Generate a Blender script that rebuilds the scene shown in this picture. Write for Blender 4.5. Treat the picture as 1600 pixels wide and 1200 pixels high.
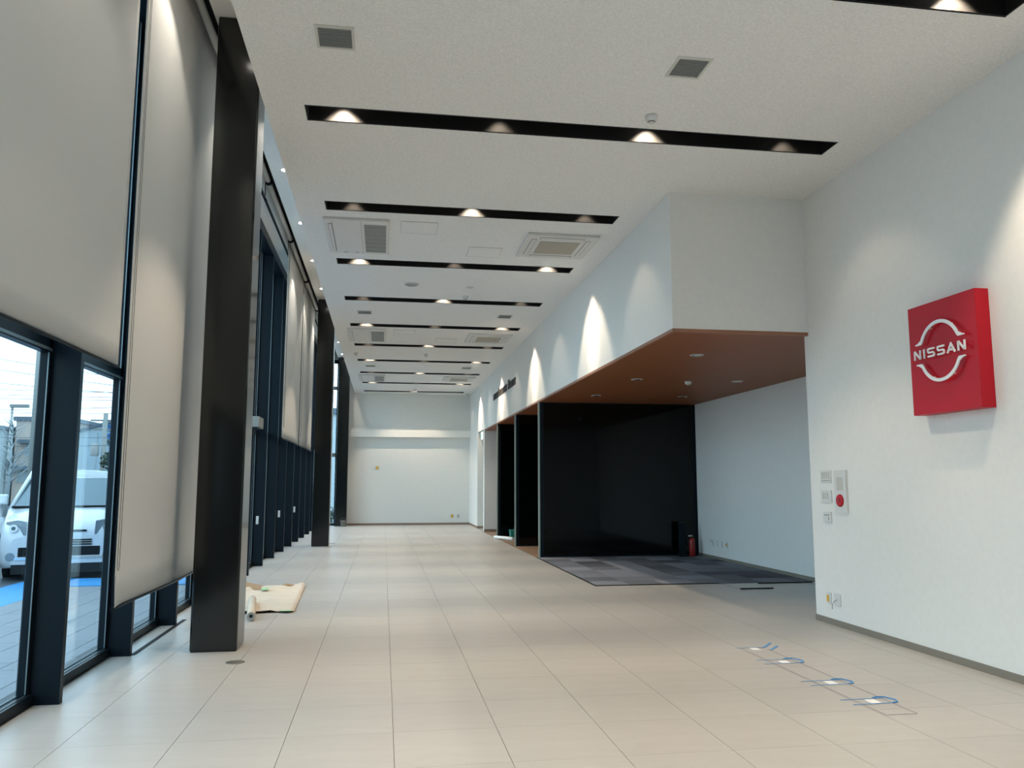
import bpy, bmesh, math, random
from mathutils import Vector, Matrix
random.seed(7)
S = bpy.context.scene
COL = S.collection
for o in list(bpy.data.objects):
    bpy.data.objects.remove(o)

# ------------------------------------------------------------------ camera, sky, exposure
CAM_H = 1.421
cd = bpy.data.cameras.new('camera'); cd.sensor_width = 36; cd.lens = 36 * 1266.06 / 1600
cd.clip_start = 0.05; cd.clip_end = 400
cam = bpy.data.objects.new('camera', cd); COL.objects.link(cam)
cam.location = (0, 0, CAM_H)
cam.rotation_euler = (math.pi / 2 + 0.122419, 0, -0.156293)
S.camera = cam
S.view_settings.view_transform = 'Standard'
S.view_settings.look = 'None'
S.view_settings.gamma = 1
S.view_settings.use_curve_mapping = False
S.view_settings.exposure = 0.74

w = bpy.data.worlds.new('overcast_sky'); S.world = w; w.use_nodes = True
nt = w.node_tree; nt.nodes.clear()
wo = nt.nodes.new('ShaderNodeOutputWorld'); bg = nt.nodes.new('ShaderNodeBackground')
tc = nt.nodes.new('ShaderNodeTexCoord'); sx = nt.nodes.new('ShaderNodeSeparateXYZ')
rp = nt.nodes.new('ShaderNodeValToRGB')
rp.color_ramp.elements[0].position = 0.0; rp.color_ramp.elements[0].color = (0.70, 0.87, 1.0, 1)
rp.color_ramp.elements[1].position = 0.6; rp.color_ramp.elements[1].color = (0.60, 0.80, 1.0, 1)
nt.links.new(tc.outputs['Generated'], sx.inputs[0]); nt.links.new(sx.outputs['Z'], rp.inputs[0])
nt.links.new(rp.outputs[0], bg.inputs[0]); bg.inputs[1].default_value = 2.15
nt.links.new(bg.outputs[0], wo.inputs[0])

LAMP_STRONG = 118.0     # trough spotlights, strong
LAMP_WEAK = 14.0
LAMP_WASH = 120.0      # narrow beams tilted on the walls
LAMP_RECESS = 62.0     # downlights in the high recess by the windows
LAMP_COL = (1.0, 0.83, 0.64)

def spot(loc, target, power, angle, blend, radius=0.03, color=LAMP_COL):
    l = bpy.data.lights.new('spot_light', 'SPOT'); l.energy = power; l.spot_size = math.radians(angle)
    l.spot_blend = blend; l.shadow_soft_size = radius; l.color = color
    o = bpy.data.objects.new('spot_light', l); COL.objects.link(o); o.location = loc
    d = Vector(target) - Vector(loc)
    o.rotation_euler = d.to_track_quat('-Z', 'Y').to_euler()
    return o

# ------------------------------------------------------------------ materials
def mat(name, col, rough=0.6, metal=0.0, spec=0.5, noise=None, bump=None, emit=None, transm=0.0, rnd=0.0, coat=0.0):
    m = bpy.data.materials.new(name); m.use_nodes = True
    n = m.node_tree.nodes; L = m.node_tree.links
    b = n['Principled BSDF']
    b.inputs['Base Color'].default_value = (*col, 1)
    b.inputs['Roughness'].default_value = rough; b.inputs['Metallic'].default_value = metal
    b.inputs['Specular IOR Level'].default_value = spec
    b.inputs['Coat Weight'].default_value = coat
    if emit:
        b.inputs['Emission Color'].default_value = (*emit[0], 1); b.inputs['Emission Strength'].default_value = emit[1]
    cur = None
    co = n.new('ShaderNodeTexCoord')
    if noise:  # (scale, amount, detail, stretch)
        mp = n.new('ShaderNodeMapping'); mp.inputs['Scale'].default_value = noise[3] if len(noise) > 3 else (1, 1, 1)
        L.new(co.outputs['Object'], mp.inputs[0])
        t = n.new('ShaderNodeTexNoise'); t.inputs['Scale'].default_value = noise[0]; t.inputs['Detail'].default_value = noise[2]
        t.inputs['Roughness'].default_value = 0.65
        L.new(mp.outputs[0], t.inputs['Vector'])
        r = n.new('ShaderNodeMapRange'); r.inputs['From Min'].default_value = 0.3; r.inputs['From Max'].default_value = 0.7
        r.inputs['To Min'].default_value = 1 - noise[1]; r.inputs['To Max'].default_value = 1 + noise[1]
        L.new(t.outputs['Fac'], r.inputs['Value'])
        mx = n.new('ShaderNodeMix'); mx.data_type = 'RGBA'; mx.blend_type = 'MULTIPLY'; mx.inputs['Factor'].default_value = 1
        mx.inputs[6].default_value = (*col, 1)
        L.new(r.outputs[0], mx.inputs[7]); cur = mx.outputs[2]
    if rnd:
        oi = n.new('ShaderNodeObjectInfo'); r2 = n.new('ShaderNodeMapRange')
        r2.inputs['To Min'].default_value = 1 - rnd; r2.inputs['To Max'].default_value = 1 + rnd
        L.new(oi.outputs['Random'], r2.inputs['Value'])
        m2 = n.new('ShaderNodeMix'); m2.data_type = 'RGBA'; m2.blend_type = 'MULTIPLY'; m2.inputs['Factor'].default_value = 1
        if cur: L.new(cur, m2.inputs[6])
        else: m2.inputs[6].default_value = (*col, 1)
        L.new(r2.outputs[0], m2.inputs[7]); cur = m2.outputs[2]
    if cur: L.new(cur, b.inputs['Base Color'])
    if bump:  # (scale, strength, distance)
        t = n.new('ShaderNodeTexNoise'); t.inputs['Scale'].default_value = bump[0]; t.inputs['Detail'].default_value = 3
        L.new(co.outputs['Object'], t.inputs['Vector'])
        bp = n.new('ShaderNodeBump'); bp.inputs['Strength'].default_value = bump[1]; bp.inputs['Distance'].default_value = bump[2]
        L.new(t.outputs['Fac'], bp.inputs['Height']); L.new(bp.outputs[0], b.inputs['Normal'])
    return m

M = {}
M['wall'] = mat('white_wallpaper', (0.78, 0.765, 0.72), 0.85, spec=0.2, noise=(18, 0.02, 4), bump=(220, 0.25, 0.002))
M['ceil'] = mat('rockwool_board', (0.80, 0.79, 0.76), 0.95, spec=0.1, noise=(55, 0.10, 6), bump=(70, 0.6, 0.004))
M['tile'] = mat('porcelain_tile', (0.445, 0.422, 0.388), 0.36, spec=0.45, noise=(2.2, 0.05, 8, (1, 4, 1)), bump=(9, 0.12, 0.002), rnd=0.025)
M['grout'] = mat('grout', (0.36, 0.335, 0.30), 0.9)
M['dark'] = mat('charcoal_metal', (0.005, 0.010, 0.015), 0.35, spec=0.15, bump=(300, 0.04, 0.001))
M['column'] = mat('charcoal_column_paint', (0.009, 0.0105, 0.010), 0.13, spec=0.5, noise=(6, 0.05, 3))
M['rail'] = mat('aluminium_edge', (0.22, 0.27, 0.28), 0.35, metal=0.6)
M['black'] = mat('matt_black', (0.006, 0.006, 0.006), 0.7, spec=0.3)
M['trough'] = mat('black_trough', (0.010, 0.0095, 0.009), 0.55, spec=0.3)
M['wood'] = mat('walnut_panel', (0.25, 0.085, 0.030), 0.5, spec=0.3, noise=(6, 0.16, 8, (1, 14, 1)))
M['woodedge'] = mat('copper_wood_edge', (0.30, 0.13, 0.07), 0.45)
M['woodfloor'] = mat('wood_floor', (0.26, 0.165, 0.10), 0.5, noise=(5, 0.2, 7, (8, 1, 1)))
M['panel'] = mat('smoked_glass', (0.0015, 0.002, 0.0022), 0.06, spec=0.3)
M['glassedge'] = mat('polished_glass_edge', (0.30, 0.36, 0.32), 0.3)
M['base'] = mat('taupe_baseboard', (0.22, 0.19, 0.15), 0.6)
M['basebrown'] = mat('brown_baseboard', (0.28, 0.19, 0.14), 0.6)
M['white'] = mat('white_plastic', (0.66, 0.65, 0.62), 0.45)
M['offwhite'] = mat('ivory_plastic', (0.60, 0.585, 0.53), 0.5)
M['cream'] = mat('beige_grille_mesh', (0.42, 0.38, 0.31), 0.8)
M['grey'] = mat('mid_grey_plastic', (0.22, 0.23, 0.22), 0.6)
M['greyslat'] = mat('painted_grille', (0.30, 0.31, 0.29), 0.6)
M['seam'] = mat('shadow_seam', (0.20, 0.19, 0.18), 0.9)
M['steel'] = mat('brushed_steel', (0.24, 0.23, 0.21), 0.45, metal=0.7)
M['carpet'] = mat('grey_carpet_tile', (0.155, 0.16, 0.18), 0.97, spec=0.05, noise=(60, 0.25, 4), bump=(400, 0.5, 0.003), rnd=0.5)
M['red'] = mat('red_sign_face', (0.47, 0.008, 0.020), 0.45, spec=0.25)
M['redside'] = mat('red_extinguisher', (0.26, 0.008, 0.006), 0.4)
M['silver'] = mat('satin_silver', (0.82, 0.82, 0.80), 0.35, metal=0.0)
M['blue'] = mat('blue_masking_tape', (0.09, 0.30, 0.60), 0.6)
M['paperwhite'] = mat('white_paper', (0.85, 0.84, 0.82), 0.7)
M['kraft'] = mat('kraft_paper', (0.58, 0.49, 0.385), 0.75, noise=(4, 0.05, 4))
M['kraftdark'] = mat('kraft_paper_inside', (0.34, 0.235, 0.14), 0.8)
M['greentape'] = mat('green_masking_tape', (0.33, 0.55, 0.30), 0.6)
M['pen'] = mat('pencil_line', (0.30, 0.25, 0.27), 0.8)
M['yellow'] = mat('yellow_tag', (0.75, 0.42, 0.04), 0.6)
M['teal'] = mat('teal_plastic', (0.01, 0.20, 0.16), 0.4)
M['carwhite'] = mat('white_car_paint', (0.80, 0.82, 0.84), 0.22, spec=0.5, coat=0.6)
M['carglass'] = mat('car_glass', (0.10, 0.16, 0.19), 0.05, spec=0.9)
M['headlamp'] = mat('headlamp_lens', (0.30, 0.34, 0.37), 0.08, spec=0.8)
M['chrome'] = mat('chrome', (0.8, 0.82, 0.84), 0.15, metal=1)
M['rubber'] = mat('tyre_rubber', (0.015, 0.016, 0.018), 0.8)
M['asphalt'] = mat('wet_asphalt', (0.11, 0.12, 0.135), 0.45, noise=(3, 0.15, 6))
M['paver'] = mat('grey_paver', (0.27, 0.27, 0.285), 0.55, noise=(12, 0.08, 5), rnd=0.05)
M['bluepave'] = mat('blue_painted_paving', (0.05, 0.34, 0.72), 0.5, noise=(8, 0.1, 5))
M['concrete'] = mat('concrete', (0.40, 0.40, 0.38), 0.8, noise=(6, 0.08, 5))
M['houseA'] = mat('beige_render', (0.52, 0.43, 0.37), 0.9, noise=(1.2, 0.06, 4))
M['houseB'] = mat('pale_blue_cladding', (0.42, 0.52, 0.57), 0.8)
M['houseC'] = mat('pale_grey_render', (0.42, 0.47, 0.48), 0.9)
M['roofdark'] = mat('dark_roof_metal', (0.10, 0.13, 0.16), 0.6)
M['housewin'] = mat('house_window', (0.20, 0.27, 0.30), 0.15, spec=0.7)
M['wire'] = mat('cable_black', (0.10, 0.12, 0.14), 0.7)
M['signblue'] = mat('sign_blue', (0.03, 0.22, 0.62), 0.5)
M['leaf'] = mat('dark_leaves', (0.035, 0.060, 0.030), 0.7, rnd=0.3)
M['bark'] = mat('bark', (0.13, 0.12, 0.11), 0.9)
M['twig'] = mat('pale_twig', (0.30, 0.34, 0.35), 0.9)
M['darkink'] = mat('dark_letter', (0.035, 0.030, 0.030), 0.5)
M['lens'] = mat('lamp_lens', (0.9, 0.9, 0.9), 0.3, emit=((1.0, 0.93, 0.82), 9.0))
M['lensdim'] = mat('lamp_lens_dim', (0.9, 0.9, 0.9), 0.3, emit=((1.0, 0.90, 0.74), 2.0))
M['exit'] = mat('exit_sign_face', (0.8, 0.9, 0.85), 0.5, emit=((0.75, 1.0, 0.88), 1.1))
M['exitgreen'] = mat('exit_sign_green', (0.02, 0.45, 0.20), 0.5, emit=((0.02, 0.5, 0.2), 0.5))

def fabric():
    m = bpy.data.materials.new('blind_fabric'); m.use_nodes = True
    n = m.node_tree.nodes; L = m.node_tree.links; n.clear()
    o = n.new('ShaderNodeOutputMaterial'); d = n.new('ShaderNodeBsdfDiffuse'); t = n.new('ShaderNodeBsdfTranslucent'); x = n.new('ShaderNodeMixShader')
    co = n.new('ShaderNodeTexCoord'); ns = n.new('ShaderNodeTexNoise'); ns.inputs['Scale'].default_value = 160
    L.new(co.outputs['Object'], ns.inputs['Vector'])
    r = n.new('ShaderNodeMapRange'); r.inputs['To Min'].default_value = 0.95; r.inputs['To Max'].default_value = 1.05
    L.new(ns.outputs['Fac'], r.inputs['Value'])
    mx = n.new('ShaderNodeMix'); mx.data_type = 'RGBA'; mx.blend_type = 'MULTIPLY'; mx.inputs['Factor'].default_value = 1
    mx.inputs[6].default_value = (0.69, 0.675, 0.64, 1); L.new(r.outputs[0], mx.inputs[7])
    L.new(mx.outputs[2], d.inputs[0]); t.inputs[0].default_value = (0.58, 0.58, 0.57, 1)
    x.inputs[0].default_value = 0.26
    L.new(d.outputs[0], x.inputs[1]); L.new(t.outputs[0], x.inputs[2]); L.new(x.outputs[0], o.inputs[0])
    return m
M['fabric'] = fabric()

def pane_mat():
    m = bpy.data.materials.new('clear_glass'); m.use_nodes = True
    n = m.node_tree.nodes; L = m.node_tree.links; n.clear()
    o = n.new('ShaderNodeOutputMaterial'); t = n.new('ShaderNodeBsdfTransparent'); g = n.new('ShaderNodeBsdfGlossy'); x = n.new('ShaderNodeMixShader')
    t.inputs[0].default_value = (0.86, 0.95, 0.97, 1); g.inputs['Roughness'].default_value = 0.01
    g.inputs[0].default_value = (0.9, 0.97, 1, 1)
    lw = n.new('ShaderNodeLayerWeight'); lw.inputs['Blend'].default_value = 0.5
    pw = n.new('ShaderNodeMath'); pw.operation = 'POWER'; pw.inputs[1].default_value = 4.0
    f = n.new('ShaderNodeMath'); f.operation = 'MULTIPLY_ADD'; f.inputs[1].default_value = 0.75; f.inputs[2].default_value = 0.035
    L.new(lw.outputs['Facing'], pw.inputs[0]); L.new(pw.outputs[0], f.inputs[0])
    L.new(f.outputs[0], x.inputs[0]); L.new(t.outputs[0], x.inputs[1]); L.new(g.outputs[0], x.inputs[2]); L.new(x.outputs[0], o.inputs[0])
    return m
M['glass'] = pane_mat()

# ------------------------------------------------------------------ helpers
class MB:
    def __init__(s): s.v = []; s.f = []; s.smooth = set()
    def box(s, x0, x1, y0, y1, z0, z1):
        b = len(s.v)
        s.v += [(x0, y0, z0), (x1, y0, z0), (x1, y1, z0), (x0, y1, z0), (x0, y0, z1), (x1, y0, z1), (x1, y1, z1), (x0, y1, z1)]
        s.f += [tuple(b + i for i in q) for q in ((3, 2, 1, 0), (4, 5, 6, 7), (0, 1, 5, 4), (1, 2, 6, 5), (2, 3, 7, 6), (3, 0, 4, 7))]
        return s
    def tube(s, pts, r, n=8, caps=True):
        rs = r if isinstance(r, (list, tuple)) else [r] * len(pts)
        pts = [Vector(p) for p in pts]; rings = []
        for i, p in enumerate(pts):
            d = (pts[min(i + 1, len(pts) - 1)] - pts[max(i - 1, 0)]).normalized()
            a = Vector((0, 0, 1)) if abs(d.z) < 0.9 else Vector((1, 0, 0))
            u = d.cross(a).normalized(); v = d.cross(u)
            b = len(s.v)
            for k in range(n):
                t = 2 * math.pi * k / n
                s.v.append(tuple(p + (u * math.cos(t) + v * math.sin(t)) * rs[i]))
            rings.append(b)
        for a, b in zip(rings, rings[1:]):
            for k in range(n):
                s.smooth.add(len(s.f)); s.f.append((a + k, a + (k + 1) % n, b + (k + 1) % n, b + k))
        if caps:
            s.f.append(tuple(rings[0] + k for k in range(n))[::-1]); s.f.append(tuple(rings[-1] + k for k in range(n)))
        return s
    def lathe(s, c, prof, axis='z', n=24):
        """prof: list of (radius, offset along axis) — closed by caps where radius>0 at ends"""
        rings = []
        for r, h in prof:
            b = len(s.v)
            for k in range(n):
                t = 2 * math.pi * k / n; a, q = r * math.cos(t), r * math.sin(t)
                p = {'z': (a, q, h), 'x': (h, a, q), 'y': (a, h, q)}[axis]
                s.v.append((c[0] + p[0], c[1] + p[1], c[2] + p[2]))
            rings.append(b)
        for a, b in zip(rings, rings[1:]):
            for k in range(n):
                s.smooth.add(len(s.f)); s.f.append((a + k, a + (k + 1) % n, b + (k + 1) % n, b + k))
        s.f.append(tuple(rings[0] + k for k in range(n))[::-1]); s.f.append(tuple(rings[-1] + k for k in range(n)))
        return s
    def prism(s, poly, fn, d0, d1):
        """poly (u,v) outline extruded between depth d0 and d1; fn(u,v,d)->xyz"""
        b = len(s.v); n = len(poly)
        s.v += [fn(u, v, d0) for u, v in poly] + [fn(u, v, d1) for u, v in poly]
        s.f.append(tuple(b + i for i in range(n))[::-1]); s.f.append(tuple(b + n + i for i in range(n)))
        for i in range(n):
            j = (i + 1) % n; s.f.append((b + i, b + j, b + n + j, b + n + i))
        return s
    def mesh(s, name, m, fix=True, bevel=0):
        me = bpy.data.meshes.new(name); me.from_pydata(s.v, [], s.f)
        for i in s.smooth:
            me.polygons[i].use_smooth = True
        if fix or bevel:
            bm = bmesh.new(); bm.from_mesh(me)
            if bevel:
                bmesh.ops.bevel(bm, geom=list(bm.edges), offset=bevel, segments=2, affect='EDGES', profile=0.6)
            bmesh.ops.recalc_face_normals(bm, faces=bm.faces); bm.to_mesh(me); bm.free()
        me.materials.append(M[m] if isinstance(m, str) else m)
        return me
    def ob(s, name, m, parent=None, loc=None, bevel=0):
        return link(name, s.mesh(name, m, bevel=bevel), parent, loc)

def link(name, me, parent=None, loc=None):
    o = bpy.data.objects.new(name, me); COL.objects.link(o)
    if loc: o.location = loc
    if parent: o.parent = parent
    return o
def tag(o, label, cat, group=None):
    o['label'] = label; o['category'] = cat
    if group: o['group'] = group
    return o
def thing(name, label, cat, loc=(0, 0, 0), rz=0, group=None):
    o = bpy.data.objects.new(name, None); o.empty_display_size = 0.1; COL.objects.link(o)
    o.location = loc; o.rotation_euler = (0, 0, rz)
    return tag(o, label, cat, group)
def struct(o, label=None):
    o['kind'] = 'structure'
    if label: o['label'] = label
    return o
def copy_thing(root, loc, label, group=None):
    r = root.copy(); COL.objects.link(r); r.location = loc; r['label'] = label
    if group: r['group'] = group
    for ch in root.children:
        c = ch.copy(); COL.objects.link(c); c.parent = r
        for g in ch.children:
            d = g.copy(); COL.objects.link(d); d.parent = c
    return r

# ------------------------------------------------------------------ main dimensions
XC = -1.04      # left edge of the main ceiling
XR = 4.54       # right wall (near part)
XB = 3.00       # bulkhead face
XA = 6.25       # alcove side wall
YB = 8.09       # bulkhead end face
YP = 15.70      # first smoked panel
YE = 28.70      # end wall
Y0 = -6.0       # wall behind the camera
ZC = 4.55; ZW = 3.02; ZR = 5.75
XM0, XM1 = -2.235, -2.05   # mullion back / front

# ------------------------------------------------------------------ floor
fl = MB().box(-2.36, XA + 0.1, Y0, YE + 0.1, -0.20, -0.012).ob('floor', 'grout')
struct(fl, 'large light beige porcelain tile floor of the long hall')
T = 0.6; G = 0.0016; X00 = 0.083; Y00 = 4.92
def tile_cells(j0, j1):
    out = []
    for j in range(j0, j1):
        for i in range(-4, 11):
            xa, xb = X00 + i * T, X00 + (i + 1) * T
            ya, yb = Y00 + j * T, Y00 + (j + 1) * T
            xa = max(xa, -2.20); ya = max(ya, Y0); yb = min(yb, YE)
            lim = XR if yb <= 8.2 else XA
            if ya >= 24.3: lim = XA
            xb = min(xb, lim)
            if ya < 8.13 < yb and xb > XR: pass
            if xb - xa < 0.02 or yb - ya < 0.02: continue
            out.append((xa, xb, ya, yb))
    return out
def in_other(xa, xb, ya, yb):
    return xa >= 2.95 and ya > 11.3
mcache = {}
def piece(name, dx, dy, dz, m, parent, loc, bev=0):
    k = (name, round(dx, 3), round(dy, 3), round(dz, 3), m)
    if k not in mcache:
        mcache[k] = MB().box(-dx / 2, dx / 2, -dy / 2, dy / 2, -dz, 0).mesh(name, m, bevel=bev)
    return link(name, mcache[k], parent, loc)
seam_y0 = 7.36; seam_y1 = 8.90      # floor grille by the glass
for xa, xb, ya, yb in tile_cells(-3, 9):
    if in_other(xa, xb, ya, yb): continue
    piece('floor_tile', xb - xa - 2 * G, yb - ya - G, 0.012, 'tile', fl, ((xa + xb) / 2, (ya + yb) / 2, 0))
far = MB()
for (a, b) in ((-19, -3), (9, 40)):
    for xa, xb, ya, yb in tile_cells(a, b):
        if xa > 2.0 and ya > 10.9:
            # clip against the carpet / wood area
            xb = min(xb, 2.95 if ya > 11.2 else xb)
            if xb <= xa: continue
            if ya <= 11.2 < yb and xb > 2.97:
                if xa < 2.9: far.box(xa + G, 2.948, ya + G, yb - G, -0.012, 0)
                far.box(max(xa + G, 2.948 if xa < 2.9 else 0), xb - G, ya + G, 11.254, -0.012, 0); continue
            if ya >= 24.4: xb = XB
        far.box(xa + G, xb - G, ya + G, yb - G, -0.012, 0)
fo = far.ob('floor_tile', 'tile', fl); fo['kind'] = 'stuff'
MB().box(-2.06, -2.02, 7.40, 9.2, 0.0, 0.003).ob('floor_slot', 'black', fl)

# carpet of the alcove, tile by tile
cp = MB().box(2.96, XA, 11.27, YP, -0.010, -0.004).ob('carpet_base', 'black')
tag(cp, 'mottled grey carpet of square tiles filling the alcove floor', 'carpet')
for i in range(7):
    for j in range(9):
        xa = 2.975 + i * 0.5; ya = 11.29 + j * 0.5
        xb = min(xa + 0.5, XA); yb = min(ya + 0.5, YP)
        if xb - xa < .05 or yb - ya < .05: continue
        piece('carpet_tile', xb - xa - 0.003, yb - ya - 0.003, 0.006, 'carpet', cp, ((xa + xb) / 2, (ya + yb) / 2, 0.004))
MB().box(2.95, 2.972, 11.26, YP, -0.004, 0.008).ob('edge_strip', 'black', cp)
MB().box(2.95, 4.78, 11.255, 11.29, -0.004, 0.010).ob('edge_strip', 'black', cp)
MB().prism([(4.78, 11.255), (4.786, 11.255), (4.816, 10.64), (4.81, 10.64)], lambda u, v, d: (u, v, d), 0.0005, 0.003).ob('edge_strip', 'pen', cp)
for (a, b, y, lab) in ((4.81, 5.28, 10.62, 'short loose black edging strip lying on the floor tiles in front of the carpet'),
                       (5.33, 6.15, 11.17, 'longer black edging strip lying at the carpet edge near the alcove side wall')):
    tag(MB().box(a, b, y - 0.02, y + 0.02, 0.001, 0.014).ob('edging_strip', 'black'), lab, 'strip')
wf = MB().box(XB - 0.02, XA, YP, 24.4, -0.010, 0.0).ob('floor', 'woodfloor'); struct(wf, 'brown wood floor strip between the dark glass panels')

# ------------------------------------------------------------------ walls
def wall(name, boxes, m='wall', label=None):
    b = MB()
    for q in boxes: b.box(*q)
    return struct(b.ob(name, m), label)
wall('wall_right', [(XR, XR + 0.15, Y0, YB + 0.08, 0, 4.75)], label='white papered wall carrying the red sign')
wall('wall_front', [(-2.4, XA + .2, Y0 - 0.15, Y0, 0, 6.1)], label='wall behind the viewer')
wall('wall_alcove', [(XA, XA + 0.15, YB, 24.6, 0, 3.4), (XR + 0.15, XA + .15, YB - 0.07, YB + 0.08, 0, 3.4)], label='bluish white side wall of the recessed alcove')
wall('wall_bulkhead', [(XB, XB + 0.15, YB, 24.45, ZW + 0.035, ZC + 0.2), (XB + .15, XR, YB, YB + 0.15, ZW + 0.035, ZC + 0.2),
                       (XB, XB + 0.15, 24.45, 26.25, 3.07, ZC + 0.2), (XB, XB + 0.15, 24.40, 24.62, 0, 3.07),
                       (XB, XB + 0.15, 26.22, YE, 0, ZC + 0.2), (XB + .15, 4.6, 24.40, 24.52, 0, ZW),
                       (XB + .15, 4.2, 26.22, 26.34, 0, 3.2), (4.1, 4.25, 24.5, 26.3, 0, 3.2), (XB + .15, 4.2, 24.5, 26.3, 3.07, 3.2)],
     label='white upper wall over the alcove running along the hall')
wall('wall_back', [(-1.66, XB + .3, YE, YE + 0.15, 0, 6.1), (-2.4, -1.6, YE, YE + .15, 5.72, 6.1)], label='plain white end wall of the hall')
ledge = MB().box(-1.62, XB, YE - 0.175, YE, 3.03, 3.29).ob('trim_1', 'wall'); struct(ledge, 'white boxed ledge running across the end wall')
edge = MB().box(XB - 0.004, XB + 0.03, YB - 0.004, 24.45, ZW, ZW + 0.036).box(XB + .03, XR + 0.02, YB - 0.004, YB + 0.03, ZW, ZW + 0.036).ob('trim_2', 'woodedge')
struct(edge, 'thin copper brown edge under the white bulkhead')
cw = MB().box(XB, XA, YB, 24.4, ZW + 0.002, ZW + 0.03).ob('ceiling', 'wood'); struct(cw, 'dark walnut panelled soffit of the alcove')
def baseb(n, boxes, m, lab):
    b = MB()
    for q in boxes: b.box(*q)
    struct(b.ob(n, m), lab)
baseb('baseboard_right', [(XR - 0.008, XR, Y0, YB + 0.08, 0, 0.06), (XR - .008, XR + 0.15, YB + 0.08, YB + 0.088, 0, .06)], 'base', 'taupe baseboard under the red sign wall')
baseb('baseboard_alcove', [(XA - 0.008, XA, YB + .08, YP, 0, 0.06)], 'base', 'taupe baseboard of the alcove')
baseb('baseboard_back', [(-1.2, XB, YE - 0.008, YE, 0, 0.07), (XB - 0.008, XB, 26.21, YE, 0, 0.07), (XB - .008, 4.1, 26.212, 26.22, 0, .07), (XB, 4.2, 24.392, 24.4, 0, .07)], 'basebrown', 'brown baseboard round the end wall')

# ------------------------------------------------------------------ ceiling with its black light slots
SLOTS = []
for k in range(-3, 10):
    ya = 6.60 + 2.335 * k
    SLOTS.append((-0.71, 4.09 if ya < YB - 1 else 2.69, ya, ya + 0.28))
cb = MB(); z0, z1 = ZC, ZC + 0.10
prev = Y0
def cslab(x0, x1, ya, yb):
    if yb <= YB or ya >= YB:
        xr = XR + 0.1 if yb <= YB else XB + 0.1
        cb.box(x0, min(x1, xr), ya, yb, z0, z1)
    else:
        cslab(x0, x1, ya, YB); cslab(x0, x1, YB, yb)
for xa, xb, ya, yb in SLOTS:
    cslab(XC, 99, prev, ya)
    cslab(XC, xa, ya, yb); cslab(xb, 99, ya, yb); prev = yb
cslab(XC, 99, prev, YE)
cb.box(XC + 0.001, XC + 0.02, Y0, YE, ZC + 0.1, ZR - 0.001)
ceil = struct(cb.ob('ceiling', 'ceil'), 'white rock wool ceiling with long black light slots')
rc = MB().box(-1.64, XC + 0.01, Y0, YE, ZR, ZR + 0.15).box(-2.45, -1.87, Y0, YE, 5.72, 5.9).ob('ceiling', 'wall')
struct(rc, 'raised white ceiling strip along the windows')
pk = MB().box(-1.645, -1.635, Y0, YE, ZR - 0.004, 6.05).box(-1.88, -1.865, Y0, YE, 5.715, 6.05).box(-1.88, -1.63, Y0, YE, 6.04, 6.06).ob('trim_3', 'black')
struct(pk, 'black blind pocket in the raised ceiling')
struct(MB().box(-2.6, XA + .4, Y0 - .2, YE + .2, 6.1, 6.2).ob('roof', 'grey'), 'unseen slab added over the hall to block sky light')  # unseen cover added above the ceilings to stop sky light leaking in

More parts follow.
